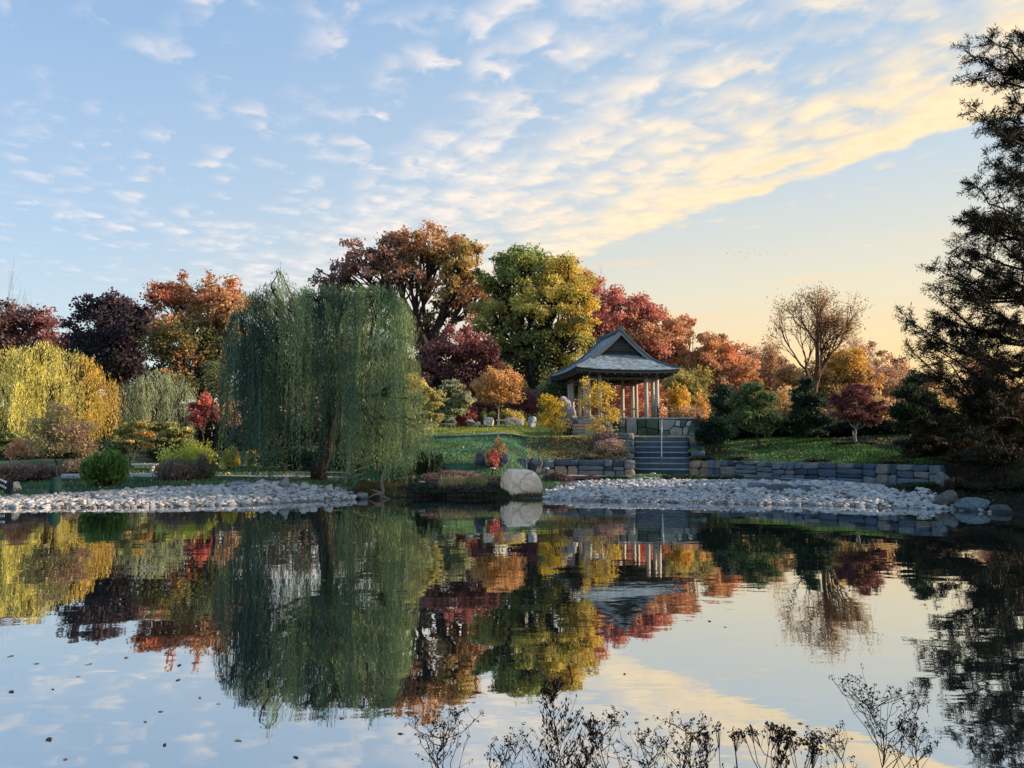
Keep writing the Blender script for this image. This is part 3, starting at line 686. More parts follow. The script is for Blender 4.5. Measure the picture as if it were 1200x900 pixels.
willow('willow_tree', 'pale grey green weeping willow behind the layered pines', (180, 57),
       [(148, 472, 12, 22, .6, 0), (166, 464, 14, 22, .6, 0), (184, 452, 12, 18, .7, 0), (204, 458, 12, 20, .7, 0), (216, 472, 10, 22, .5, 0), (180, 484, 30, 20, .5, 0)], 57, lambda p: 530, (G1,), 62, 90, 8, .14, (.20, .038), .28, ragged=.45, deep=(-2.5, 2.5))
willow('willow_tree', 'large green weeping willow leaning over the pond edge', (375, 36),
       [(284, 404, 14, 40, .5, 0), (300, 386, 14, 40, .6, 0), (316, 372, 12, 38, .45, 0), (334, 366, 12, 34, .35, 1), (322, 350, 8, 32, .12, 1), (292, 372, 7, 30, .15, 1), (306, 362, 6, 30, .12, 0), (352, 370, 18, 32, .7, 0), (290, 440, 24, 20, .5, 0), (306, 420, 30, 30, .7, 0), (372, 366, 18, 30, .8, 1), (396, 366, 20, 30, .8, 0), (420, 362, 20, 26, .8, 1), (444, 358, 22, 22, .9, 1), (460, 372, 18, 24, .8, 1), (472, 394, 10, 28, .4, 2), (386, 410, 26, 34, .8, 2), (336, 412, 34, 34, .7, 0), (420, 420, 34, 34, .8, 0), (460, 436, 26, 30, .6, 1), (474, 476, 16, 24, .4, 2), (496, 512, 14, 14, .3, 2), (450, 520, 24, 14, .3, 1), (372, 440, 40, 26, .5, 0)],
       36, lambda p: float(np.interp(p, [262, 285, 330, 358, 366, 386, 394, 430, 500, 520], [548, 556, 568, 572, 508, 512, 582, 589, 588, 566])), (T1, T2, T3), 66, 265, 13, .10, (.15, .026), .34, lean=.35, fork_h=.42, ragged=.45, deep=(-4.0, 2.2))

# ------------------------------------------------------------------ middle distance trees
tree('maple_tree', 'small orange tree with pale straight trunk on the upper lawn', 'tree', (584, 50),
     [(584, 444, 18, 17, (232, 158, 70), (240, 178, 96)), (566, 454, 14, 15, (220, 160, 66), (206, 150, 66)), (602, 452, 14, 17, (236, 150, 80), (238, 176, 100)), (585, 464, 28, 9, (222, 160, 64), (230, 170, 80))], 71, 3600, .13, bark=(150, 130, 112), tr=.07, clump=.34, elong=1.6)
tree('pine_tree', 'soft olive yellow tree hanging behind the right side of the large willow', 'tree', (478, 41),
     [(455, 470, 24, 24, (120, 122, 62), (156, 146, 74)), (486, 452, 24, 16, (156, 146, 72), (184, 164, 84)), (500, 466, 22, 14, (150, 142, 72), (128, 126, 66)), (470, 496, 36, 20, (96, 102, 56), (130, 126, 66)), (505, 488, 14, 14, (122, 120, 62), (150, 140, 70))], 72, 8000, .11, tr=.1, cflat=.45, elong=2.6)
tree('pine_tree', 'grey green cloud pruned pine left of the small orange tree', 'pine tree', (528, 48),
     [(528, 454, 16, 8, (112, 122, 86), (140, 146, 100)), (512, 466, 16, 9, (104, 114, 78), (130, 138, 92)), (542, 466, 14, 9, (116, 124, 84), (150, 146, 96)), (526, 480, 24, 10, (94, 106, 74), (120, 126, 84)), (520, 492, 16, 7, (84, 98, 68), (110, 116, 80))], 73, 5000, .11, tr=.1, cflat=.4, elong=3.0, bark=(90, 80, 70))
tree('maple_tree', 'dark red round maple behind the pale garden rocks', 'maple tree', (613, 53), [(612, 468, 18, 13, (96, 34, 50), (120, 40, 56)), (603, 476, 12, 10, (84, 32, 46), (100, 36, 50)), (622, 476, 10, 10, (90, 34, 48), (110, 40, 52))], 74, 2600, .13, tr=.06, clump=.4)
tree('ginkgo_tree', 'slender bright yellow tree left of the pavilion on the leafy slope', 'tree', (646, 43),
     [(640, 470, 12, 10, (222, 186, 40), (232, 204, 80)), (652, 480, 14, 12, (200, 172, 44), (214, 186, 60)), (640, 492, 14, 10, (216, 182, 40), (190, 166, 50)), (655, 500, 14, 10, (160, 146, 50), (200, 170, 50))], 75, 1300, .10, tr=.04, stems=3, clump=.36, bark=(120, 96, 70))
tree('ginkgo_tree', 'airy yellow leaved tree standing in front of the pavilion posts', 'tree', (696, 43),
     [(688, 450, 10, 10, (232, 196, 60), (240, 210, 100), .6), (708, 460, 16, 15, (232, 192, 48), (240, 214, 110), .9), (692, 472, 15, 14, (222, 184, 50), (236, 206, 90), .7), (716, 484, 14, 14, (228, 190, 60), (240, 220, 130), .9), (700, 498, 16, 14, (190, 164, 70), (214, 196, 120), .8), (712, 508, 16, 9, (170, 150, 90), (214, 200, 140), .5)], 76, 1500, .10, tr=.045, clump=.34, bark=(84, 70, 66))
tree('cypress_tree', 'sage green feathery conifer behind the left pavilion posts', 'conifer', (642, 62), [(640, 462, 18, 14, (104, 112, 70), (130, 132, 84)), (648, 448, 10, 10, (112, 118, 76), (140, 140, 90)), (640, 484, 24, 16, (84, 96, 60), (110, 116, 70))], 77, 3800, .14, tr=.1, elong=2.4)
tree('maple_tree', 'olive tree filling the gap right of the pavilion posts', 'tree', (806, 62), [(792, 446, 20, 14, (130, 122, 54), (160, 142, 60)), (818, 444, 18, 16, (120, 118, 50), (200, 164, 60)), (806, 464, 32, 16, (110, 108, 50), (140, 126, 56))], 78, 6000, .15, tr=.12)
tree('maple_tree', 'fiery orange tree seen through the pavilion posts', 'tree', (738, 66), [(700, 470, 24, 22, (206, 104, 54), (220, 130, 60)), (738, 462, 26, 24, (178, 70, 58), (200, 96, 66)), (772, 470, 22, 22, (196, 96, 60), (214, 140, 70)), (736, 486, 50, 14, (190, 90, 60), (220, 150, 80))], 79, 9000, .17, tr=.14)
tree('maple_tree', 'dark green shaded tree behind the left eave of the pavilion', 'tree', (675, 60), [(665, 452, 26, 20, (50, 66, 40), (70, 84, 44)), (690, 440, 24, 16, (56, 70, 40), (84, 90, 44))], 80, 5000, .17, tr=.14)
PN, PN2 = (36, 64, 42), (62, 86, 46)
def pine(label, px, D, pads, seed, n=4200, bark=(80, 70, 62), tr=.09, c1=PN, c2=PN2, **k):
    return tree('pine_tree', label, 'pine tree', (px, D), [(a, b, c * 1.12, d * 1.35, c1, c2) for a, b, c, d in pads], seed, int(n * 1.0), .085, bark=bark, tr=tr, cflat=.6, elong=3.6, clump=.42, shell=.15, **k)
pine('open pine with a bent grey trunk on the right lawn', 889, 42, [(880, 456, 14, 7), (896, 468, 16, 7), (868, 470, 14, 7), (884, 484, 22, 8), (904, 490, 14, 7), (864, 492, 14, 7), (892, 502, 18, 6)], 81, 6500, c1=(58, 88, 48), c2=(104, 112, 52))
pine('narrow dark pine behind the rounded dwarf pine', 850, 47, [(850, 460, 10, 8), (842, 472, 12, 8), (858, 476, 12, 8), (850, 490, 18, 9)], 82, 3800, c1=(34, 60, 44), c2=(50, 76, 46))
pine('rounded dwarf pine with many stems beside the stair wall', 838, 41, [(838, 500, 16, 7), (824, 508, 10, 6), (852, 508, 11, 6), (838, 512, 20, 6)], 83, 4800, stems=5, tr=.05, c1=(20, 44, 30), c2=(34, 58, 36))
pine('dark pointed pine between the bent pine and the burgundy maple', 946, 44, [(946, 452, 10, 8), (938, 466, 14, 7), (956, 470, 14, 7), (944, 482, 20, 8), (962, 492, 14, 7), (930, 494, 16, 7), (948, 506, 20, 6)], 84, 6500, c1=(26, 52, 38), c2=(44, 70, 42))
tree('maple_tree', 'burgundy japanese maple with a pale forked trunk on the right lawn', 'maple tree', (1002, 40),
     [(1006, 462, 20, 12, (78, 26, 40), (110, 36, 50)), (984, 474, 16, 9, (96, 34, 50), (120, 46, 60)), (1024, 476, 16, 10, (70, 26, 40), (90, 32, 46)), (1000, 484, 26, 10, (70, 26, 38), (100, 36, 50)), (978, 466, 8, 6, (110, 40, 60), (90, 30, 44)), (1020, 492, 16, 7, (60, 24, 34), (80, 30, 40))], 85, 9000, .08, bark=(150, 140, 134), tr=.07, stems=2, cflat=.5, elong=1.5)
pine('dark pine right of the burgundy maple against the glow', 1072, 42, [(1070, 446, 12, 10), (1060, 460, 16, 9), (1084, 466, 18, 9), (1064, 482, 26, 10), (1096, 488, 18, 10), (1074, 500, 32, 10)], 86, 7500, tr=.12, c1=(28, 50, 30), c2=(50, 66, 34))
tree('cypress_tree', 'rusty brown feathery cypress on the bank left of the dark conifer', 'conifer', (1108, 33),
     [(1092, 500, 26, 14, (58, 46, 26), (44, 50, 26)), (1130, 492, 28, 16, (44, 54, 26), (64, 66, 30)), (1076, 522, 26, 14, (50, 36, 24), (44, 36, 24)), (1112, 528, 34, 16, (46, 34, 24), (40, 40, 24)), (1090, 546, 30, 10, (50, 34, 24), (70, 44, 28)), (1140, 540, 30, 16, (36, 36, 24), (50, 44, 26))], 87, 13000, .085, tr=.1, cflat=.5, elong=3.0)
# left garden
tree('maple_tree', 'small tree with a vivid red sprig left of the large willow', 'maple tree', (238, 50),
     [(232, 490, 12, 10, (124, 36, 50), (110, 34, 46)), (240, 470, 8, 12, (196, 70, 60), (220, 92, 72)), (248, 484, 10, 12, (150, 44, 56), (120, 36, 48)), (228, 478, 8, 8, (110, 40, 54), (150, 60, 60))], 88, 2100, .13, tr=.06, bark=(90, 76, 70), clump=.38)
tree('maple_tree', 'dusty pink small tree at the left fringe of the large willow', 'tree', (264, 48), [(264, 476, 12, 14, (176, 116, 96), (196, 130, 100)), (272, 490, 12, 12, (160, 112, 84), (140, 110, 80))], 89, 1500, .12, tr=.06, clump=.36)
tree('alder_tree', 'slim dark trunked tree just left of the large willow', 'tree', (253, 40), [(252, 440, 14, 20, (76, 86, 50), (100, 104, 56), .8), (262, 462, 12, 14, (84, 92, 54), (110, 100, 60), .6)], 90, 1600, .10, tr=.11, bark=(44, 40, 40), clump=.4)
tree('pine_tree', 'layered golden green pine with a pale leaning trunk', 'pine tree', (152, 40),
     [(160, 498, 20, 4, (126, 128, 44), (170, 150, 46)), (146, 506, 18, 4, (104, 114, 44), (140, 134, 46)), (170, 510, 12, 5, (200, 160, 44), (220, 150, 50)), (150, 518, 20, 4, (90, 104, 44), (120, 120, 44)), (174, 523, 8, 4, (206, 160, 44), (200, 140, 50)), (140, 528, 14, 4, (70, 90, 42), (90, 104, 44))], 91, 5200, .085, bark=(176, 156, 120), tr=.05, cflat=.35, elong=2.6, lflat=.4, lean=.2)
tree('pine_tree', 'wide layered olive pine right of the golden green pine', 'pine tree', (200, 44),
     [(190, 500, 22, 5, (112, 118, 52), (140, 134, 60)), (212, 506, 20, 5, (120, 122, 50), (170, 150, 60)), (196, 516, 28, 5, (96, 106, 50), (120, 120, 54)), (216, 522, 16, 5, (90, 102, 48), (110, 112, 50))], 92, 4600, .095, bark=(90, 80, 64), tr=.07, cflat=.38, elong=2.6, lflat=.3)
tree('young_tree', 'young fine twigged tree whose trunk is wrapped in a green watering bag', 'tree', (66, 29.6),
     [(52, 500, 22, 14, (118, 112, 62), (140, 124, 70), .7), (86, 504, 24, 16, (150, 112, 80), (170, 120, 84), .7), (68, 482, 20, 14, (130, 120, 66), (150, 124, 76), .5), (60, 522, 30, 12, (104, 104, 58), (130, 112, 70), .8), (98, 524, 18, 12, (140, 108, 78), (150, 120, 80), .6)], 93, 4200, .055, bark=(60, 50, 46), tr=.035, elong=2.2, clump=.42, split=.12)
tree('maple_tree', 'small orange maple with pale crooked stems at the far left', 'maple tree', (12, 36),
     [(24, 522, 14, 8, (196, 110, 66), (206, 124, 70)), (12, 530, 8, 6, (190, 110, 76), (160, 90, 64)), (34, 530, 10, 7, (150, 90, 66), (180, 110, 70))], 94, 1700, .075, bark=(176, 160, 150), tr=.05, stems=3, clump=.4)
tree('juniper_tree', 'dull green spreading tree behind the small orange maple', 'tree', (14, 41), [(6, 512, 26, 8, (104, 116, 48), (126, 130, 50)), (-16, 520, 20, 12, (80, 96, 44), (100, 110, 48)), (40, 520, 14, 8, (90, 100, 48), (110, 112, 50))], 95, 3000, .09, tr=.07, cflat=.4, elong=2.2)

# ------------------------------------------------------------------ shrubs
shrub('evergreen_shrub', 'bright green spreading evergreen with feathery tips on the left lawn', 125, 32.5, 54, 527, (46, 92, 28), (112, 136, 34), 101, 7500, .075, 2.6, 16, bark=(60, 50, 40), upright=.35)
shrub('deciduous_shrub', 'yellow green shrub above the dry brown twigs', 222, 37, 60, 514, (150, 156, 48), (182, 176, 56), 102, 3600, .07, 1.8, 12)
shrub('deciduous_shrub', 'dry grey brown twiggy shrub in front of the yellow green shrub', 214, 35, 62, 536, (112, 92, 82), (92, 84, 64), 103, 3800, .05, 3.0, 22, bark=(96, 76, 66), upright=.8)
shrub('deciduous_shrub', 'dusky twiggy shrub just right of the dry brown shrub', 240, 36, 30, 530, (100, 96, 66), (120, 108, 70), 104, 2200, .05, 3.0, 14, bark=(90, 76, 66), upright=.8)
shrub('deciduous_shrub', 'small acid yellow bush seen through the willow curtain', 272, 42, 22, 520, (182, 172, 48), (206, 180, 56), 105, 1400, .08)
shrub('deciduous_shrub', 'second acid yellow bush deeper behind the willow curtain', 296, 44, 18, 526, (172, 166, 50), (200, 174, 60), 106, 1100, .08)
shrub('deciduous_shrub', 'low mauve brown shrub mass at the far left edge', 14, 33.5, 64, 541, (104, 72, 70), (124, 88, 78), 107, 4200, .055, 2.2, 20, bark=(110, 84, 78))
shrub('deciduous_shrub', 'low mauve brown shrub between the orange maple and watering bag', 52, 34.5, 44, 544, (110, 78, 74), (92, 72, 62), 108, 3200, .055, 2.2, 16, bark=(110, 84, 78))
shrub('deciduous_shrub', 'tan shrub behind the right side of the watering bag tree', 92, 38, 40, 538, (128, 104, 78), (110, 100, 66), 109, 2400, .06, 2.2, 14)
shrub('deciduous_shrub', 'dark bushy shrub under the right skirt of the large willow', 503, 34.5, 40, 530, (46, 66, 44), (70, 84, 50), 110, 3400, .07, 1.8, 14, upright=.5)
shrub('deciduous_shrub', 'dark green undergrowth behind the willow trunk', 345, 42, 90, 524, (40, 62, 44), (66, 84, 48), 111, 4200, .1, 1.8, 14)
shrub('deciduous_shrub', 'shaded green undergrowth right of the willow trunk', 430, 41, 80, 516, (44, 66, 44), (80, 90, 50), 112, 4200, .1, 1.8, 14)
shrub('deciduous_shrub', 'dark teal undergrowth below the pale willow', 132, 46, 50, 512, (40, 62, 56), (50, 76, 50), 113, 3200, .1, 1.8, 12)
shrub('deciduous_shrub', 'shady undergrowth below the wide olive pine', 208, 49, 90, 522, (46, 54, 38), (66, 70, 44), 114, 3600, .11, 1.8, 12)
shrub('deciduous_shrub', 'dark thicket below the yellow willow', 40, 50, 130, 510, (60, 64, 40), (90, 84, 50), 115, 4600, .12, 1.8, 16)
shrub('maple_shrub', 'crimson spreading shrub left of the pale garden rocks', 545, 50, 30, 470, (120, 38, 52), (150, 50, 60), 116, 2800, .1, 1.5, 12)
shrub('maple_shrub', 'dark crimson shrub under the small orange tree', 562, 54, 50, 462, (84, 30, 42), (110, 38, 50), 117, 3200, .12, 1.5, 12)
shrub('deciduous_shrub', 'golden green mounded shrub under the dark red maple', 600, 51, 34, 478, (160, 148, 60), (200, 170, 70), 118, 2000, .09)
shrub('deciduous_shrub', 'soft green mounded shrub behind the white marker stone', 571, 50.5, 24, 480, (84, 104, 56), (110, 120, 60), 119, 1500, .09)
shrub('deciduous_shrub', 'green thicket filling the slope behind the pale rocks', 560, 58, 150, 476, (60, 66, 40), (80, 74, 44), 120, 5000, .14, 1.6, 20)
shrub('maple_shrub', 'upright tan and red shrub between two round stones on the slope', 585, 35.4, 22, 510, (132, 108, 70), (150, 110, 80), 121, 1500, .06, 1.8, 10, upright=.5)
shrub('maple_shrub', 'scarlet low shrub between the two round stones', 577, 34.9, 18, 526, (150, 44, 52), (176, 60, 60), 122, 1300, .055, 1.5, 10)
shrub('rose_shrub', 'purple leaved shrub at the top of the leafy slope', 708, 41.6, 34, 500, (96, 70, 84), (120, 88, 90), 123, 1800, .065, 1.6, 12)
shrub('rose_shrub', 'tan and dusty purple shrub beside the left stair stones', 716, 40.4, 40, 514, (126, 96, 90), (170, 140, 110), 124, 2200, .06, 1.6, 14)
shrub('rose_shrub', 'plum shrub at the left end of the pavilion steps', 664, 46, 22, 490, (96, 80, 90), (110, 90, 90), 125, 1200, .07)
YS = ['glowing yellow shrub beside the right pavilion post', 'taller golden shrub further right of the pavilion']
shrub('deciduous_shrub', YS[0], 795, 53, 34, 452, (232, 184, 44), (240, 204, 100), 126, 2200, .15, 1.4, 12, bark=(110, 84, 60))
shrub('deciduous_shrub', YS[1], 822, 54, 28, 456, (226, 170, 44), (210, 150, 60), 127, 1600, .13, 1.4, 10)
shrub('deciduous_shrub', 'speckled orange shrub behind the dark rail right of the pavilion', 800, 51, 54, 474, (170, 110, 60), (140, 110, 56), 128, 2600, .1, 1.4, 12)
shrub('deciduous_shrub', 'dark wine shrub at the right end of the crazy stone wall', 821, 46.5, 16, 486, (84, 44, 58), (66, 40, 50), 129, 1300, .07)
HG = ['dark clipped hedge shrub behind the bent pine', 'dark hedge shrub below the pointed pine', 'dark hedge shrub left of the burgundy maple', 'dark hedge shrub behind the burgundy maple trunk', 'dark hedge shrub below the pine against the glow', 'dark hedge shrub at the right end of the lawn']
for k, px in enumerate([872, 912, 955, 1000, 1045, 1090]):
    shrub('hedge_shrub', HG[k], px, 48.5 - k * .8, 62, 494 - (k % 2) * 4, (24, 36, 22), (32, 42, 24), 130 + k, 3600, .13, 1.6, 12, group='dark shrubs along the back of the right lawn')
GB = ['golden brown thicket behind the bent pine', 'ochre thicket behind the pointed pine', 'amber thicket behind the burgundy maple', 'bronze thicket behind the dark right pine']
for k, px in enumerate([870, 925, 1010, 1095]):
    shrub('deciduous_shrub', GB[k], px, 60, 80, [462, 452, 462, 456][k], (150, 120, 60), (190, 140, 60), 140 + k, 3200, .2, 1.5, 12, group='autumn thicket behind the right lawn')
shrub('deciduous_shrub', 'sprawling brown green shrub over the right stair stones', 822, 40.2, 26, 534, (64, 66, 44), (96, 84, 60), 145, 2400, .06, 2.2, 12)
shrub('deciduous_shrub', 'bright green small shrub left of the dwarf pine stems', 818, 41.6, 26, 524, (96, 116, 44), (120, 134, 50), 146, 1500, .055)
shrub('deciduous_shrub', 'dark low shrub around the foot of the burgundy maple', 1000, 39, 50, 531, (26, 34, 22), (36, 40, 26), 147, 1800, .07)
shrub('deciduous_shrub', 'blackish shrub behind the rocks at the right shore', 1140, 30.5, 60, 545, (40, 34, 24), (30, 32, 22), 148, 3600, .06, 2.0, 14)
shrub('deciduous_shrub', 'blackish shrub at the foot of the dark conifer', 1185, 29.5, 60, 540, (34, 32, 22), (28, 30, 20), 149, 3600, .06, 2.0, 14)
shrub('deciduous_shrub', 'faded pink shrub on the right bank above the rocks', 1122, 31, 26, 548, (130, 96, 84), (90, 70, 60), 150, 1200, .05)
UB = [(-30, 470), (40, 478), (110, 474), (180, 480), (250, 470), (320, 474), (390, 472), (450, 478), (1130, 470), (1200, 466)]
for k, (px, tp) in enumerate(UB):
    shrub('deciduous_shrub', ['leftmost', 'second', 'third', 'fourth', 'fifth', 'sixth', 'seventh', 'eighth', 'ninth', 'tenth'][k] + ' from the left of the dim thickets under the far trees', px, 68, 110, tp, (66, 64, 44), (100, 88, 54), 1000 + k, 3000, .24, 1.6, 16, group='dim thickets under the far trees')
for k, (px, D, w, tp, c1, c2, lb) in enumerate([(1120, 28.2, 34, 560, (44, 42, 30), (70, 54, 38), 'dark twiggy shrub above the large dark rock'), (1146, 27.6, 40, 566, (36, 38, 28), (56, 46, 34), 'dark shrub above the broad rock in the water edge'), (1180, 27.0, 44, 564, (32, 38, 26), (40, 50, 30), 'dark shrub above the rightmost shore rocks'), (1206, 26.2, 40, 560, (34, 44, 28), (46, 56, 32), 'greenish dark shrub cut by the right edge'), (1160, 29.5, 60, 548, (44, 36, 28), (60, 44, 34), 'brown black shrub on the bank under the conifer'), (1110, 31.5, 44, 548, (50, 36, 28), (66, 44, 32), 'russet black shrub right of the wall end')]):
    shrub('deciduous_shrub', lb, px, D, w, tp, c1, c2, 1050 + k, 3000, .055, 2.0, 12, group='dark shrubs on the right bank')
for k, (px, D, w, tp, c1, c2, lb) in enumerate([(690, 39.7, 34, 531, (96, 90, 62), (130, 104, 76), 'low dry plant spilling over the top of the left wall'), (868, 38.9, 30, 534, (58, 76, 44), (90, 96, 56), 'low green plant at the left part of the right wall top'), (960, 35.4, 36, 537, (50, 62, 40), (80, 76, 52), 'low dark plant at the middle of the right wall top'), (1052, 32.4, 44, 540, (52, 54, 38), (84, 66, 48), 'low brownish plant at the right end of the wall top')]):
    shrub('ground_shrub', lb, px, D, w, tp, c1, c2, 1070 + k, 1800, .05, 2.2, 12, group='low plants along the wall tops')
HE = [('dark green mat at the water line below the heather', 492, 32.4, 44, 566, (44, 60, 44), (70, 76, 56)), ('brown heather mat under the ornamental grass', 545, 32.3, 60, 566, (100, 74, 70), (70, 62, 54)), ('dark mat at the left foot of the big boulder', 578, 32.2, 26, 566, (52, 58, 44), (90, 66, 64)), ('tall mauve heather behind the ornamental grass', 530, 33.7, 80, 551, (104, 72, 74), (128, 96, 84)),
      ('dark green mat trailing into the water left of the big boulder', 560, 31.9, 60, 573, (40, 54, 40), (60, 60, 46)), ('dark green mat trailing into the water beside the willow', 510, 32.1, 60, 573, (40, 54, 40), (60, 60, 46)), ('mauve heather mat on the bank below the lawn', 512, 33.2, 56, 556, (96, 66, 70), (120, 88, 80)), ('mauve brown heather mat left of the big boulder', 556, 33.0, 56, 558, (92, 64, 66), (110, 84, 76)), ('dark plum heather mat just right of the big boulder', 652, 35.4, 36, 554, (74, 50, 62), (92, 62, 72)),
      ('plum heather strip below the left wall', 690, 36.4, 40, 558, (70, 54, 62), (96, 66, 74)), ('deep green juniper mat at the foot of the left wall', 720, 36.4, 36, 559, (38, 66, 40), (52, 80, 44)),
      ('bright green juniper mat before the steps', 760, 37.2, 40, 557, (84, 122, 38), (104, 138, 44)), ('dark green juniper mat right of the steps', 800, 36.2, 60, 556, (34, 58, 34), (56, 78, 40)), ('dark green juniper mat near the flat grey rocks', 846, 36.0, 50, 557, (30, 52, 34), (50, 70, 40)),
      ('low green juniper mat at the right end of the pale path', 1078, 29.6, 44, 565, (40, 60, 34), (56, 74, 40))]
for k, (lb, px, D, w, tp, c1, c2) in enumerate(HE):
    shrub('ground_shrub', lb, px, D, w, tp, c1, c2, 160 + k, 3600, .045, 2.6, 14, group='low mats of planting along the shore', depth=.45, blobs=40)
shrub('ornamental_grass', 'straw coloured ornamental grass at the water edge', 530, 32.5, 40, 560, (150, 128, 84), (120, 116, 66), 171, 2200, .035, 9.0, 18, 'grass clump', upright=2.2)
shrub('ornamental_grass', 'greener ornamental grass beside the straw grass', 560, 32.4, 26, 562, (116, 118, 52), (140, 130, 60), 172, 1600, .035, 9.0, 14, 'grass clump', upright=2.2)

# ------------------------------------------------------------------ the great conifer on the right bank
def great_conifer():
    r = np.random.default_rng(200); B = np.array([22.4, 31.5, 0.0]); B[2] = float(ground(B[0], B[1])) - .1
    root = empty('bald_cypress', B, 'huge dark feathery conifer reaching in from the right edge', 'conifer')
    wood = MB(); fo = MB(); bc = np.array(lin((52, 42, 36))); H = 19.5
    def trunkp(z): return np.array([B[0] - .2 * math.sin(z * .2), B[1] + .15 * math.sin(z * .3), B[2] + z])
    tube(wood, [trunkp(z) for z in np.linspace(0, H, 14)], np.linspace(.52, .05, 14), 10, bc)
    br = []
    tips = [(1133, 52, 31), (1128, 88, 32), (1152, 40, 30.5), (1140, 128, 30), (1158, 150, 32), (1185, 105, 30), (1178, 160, 32), (1160, 190, 31), (1140, 215, 30.5), (1125, 250, 31), (1128, 280, 32), (1150, 260, 30), (1105, 315, 31), (1090, 338, 30.5), (1118, 300, 32.5), (1062, 374, 30), (1072, 392, 31), (1095, 372, 32), (1068, 412, 31),
            (1100, 420, 29.5), (1085, 440, 30.5), (1118, 452, 29), (1085, 474, 31.5), (1120, 480, 30), (1100, 505, 29.5), (1140, 400, 28.5), (1150, 350, 29), (1165, 310, 29), (1170, 230, 29.5), (1180, 190, 29.5), (1150, 430, 28.4), (1170, 470, 28), (1140, 510, 28.6), (1175, 520, 28), (1160, 545, 28.4), (1190, 560, 27.8), (1195, 380, 28), (1190, 300, 28.5), (1195, 250, 29), (1130, 340, 30), (1145, 470, 30), (1120, 395, 31)]
    for (px, py, D) in tips: br.append((at(px, py, D), 1.0))
    for k in range(44):
        th = r.uniform(0, 6.283); h = r.uniform(.12, .97) * H; L = (1 - h / H) ** .9 * 7.0 + .5
        dirv = np.array([math.cos(th), math.sin(th), .18]);
        if dirv[0] < -.2: L *= .55 if h > .45 * H else .8
        br.append((trunkp(h) + dirv * L, .9))
    LP, LA, LC = [], [], []
    for (tip, w) in br:
        hd = np.linalg.norm((tip - B)[:2]); hs = np.clip(tip[2] - B[2] - hd * r.uniform(.15, .45), 1.0, H - .8); s = trunkp(hs)
        n = 9; t = np.linspace(0, 1, n)[:, None]; P = s + (tip - s) * t; L = np.linalg.norm(tip - s)
        P[:, 2] -= (np.sin(t[:, 0] * math.pi) * .10 * L); P[1:-1] += r.normal(size=(n - 2, 3)) * .05 * L ** .5
        tube(wood, P, np.linspace(.03 + .012 * L, .012, n), 5, bc, False)
        # side sprays that carry the feathery needles
        for q in range(int(10 + L * 3.6)):
            u = r.uniform(.22, 1.0) ** .8; i = u * (n - 1); a = P[int(i)] + (P[min(int(i) + 1, n - 1)] - P[int(i)]) * (i % 1)
            out = norm(tip - s); side = norm(r.normal(size=3) * np.array([1, 1, .55]) + out * .7 + np.array([0, 0, .15]))
            l = r.uniform(.5, 1.15) * (1.25 - .55 * u) * (0.55 + .09 * L); e = a + side * l
            tw = curve_pts(a, e, r, 4, .06, .06); tube(wood, tw, np.linspace(.014, .005, 4), 3, bc, False)
            m = int(100 * l + 20); k = r.uniform(0.15, 1, m); A0 = a + (e - a) * k[:, None]
            sd = norm(r.normal(size=(m, 3)) + side * .8); LP.append(A0 + sd * r.uniform(.02, .22, (m, 1))); LA.append(sd)
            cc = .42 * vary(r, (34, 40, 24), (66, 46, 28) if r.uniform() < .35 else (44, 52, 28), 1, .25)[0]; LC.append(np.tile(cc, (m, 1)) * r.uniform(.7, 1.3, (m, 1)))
    P = np.concatenate(LP); A = np.concatenate(LA); C = np.concatenate(LC)
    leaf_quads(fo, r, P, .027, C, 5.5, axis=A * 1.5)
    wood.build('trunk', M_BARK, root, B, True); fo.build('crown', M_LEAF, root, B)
great_conifer()

# ------------------------------------------------------------------ stones, walls and steps
def rock(label, px, py0, py1, w_px, D, c=(120, 116, 112), seed=0, depth=.8, name='rock', group=None, sink=.12, level=3, cuts=10, rz=0.0, base_z=None):
    """boulder whose foot is at pixel row py1 and whose top at py0"""
    b = at(px, py1, D); t = at(px, py0, D); W = w_px / F * D / 2; zg = b[2] if base_z is None else base_z
    Hh = max(.06, (t[2] - zg)) ; hz = (Hh + sink) / 2
    V, Fc = rock_verts((1, 1, 1), seed, level, cuts, .07)
    V[:, 0] *= 1 - .14 * V[:, 2]; V[:, 1] *= 1 - .14 * V[:, 2]; V = V / np.abs(V).max(0) * np.array([W, W * depth, hz])
    ca, sa = math.cos(rz), math.sin(rz); V = V @ np.array([[ca, sa, 0], [-sa, ca, 0], [0, 0, 1]])
    B = np.array([b[0], D, zg - sink + hz])
    o = MB(); base = np.array(lin(c)); Cc = base * (1 + .18 * vnoise(V / max(W, .1) * 2.0, seed + 5))[:, None] * np.ones((len(V), 3))
    o.add(V, Fc, np.clip(Cc, .01, .9)); ob = o.build(name, M_ROCK); ob.location = tuple(B)
    for p in ob.data.polygons: p.use_smooth = False
    if level >= 4:
        for p in ob.data.polygons: p.use_smooth = True
    return tag(ob, label, 'rock', group)
rock('big pale pinkish boulder standing at the water edge', 609, 549, 584, 53, 31.9, (240, 212, 182), 318, .7, 'boulder', level=5, cuts=11, base_z=0.0, sink=.3)
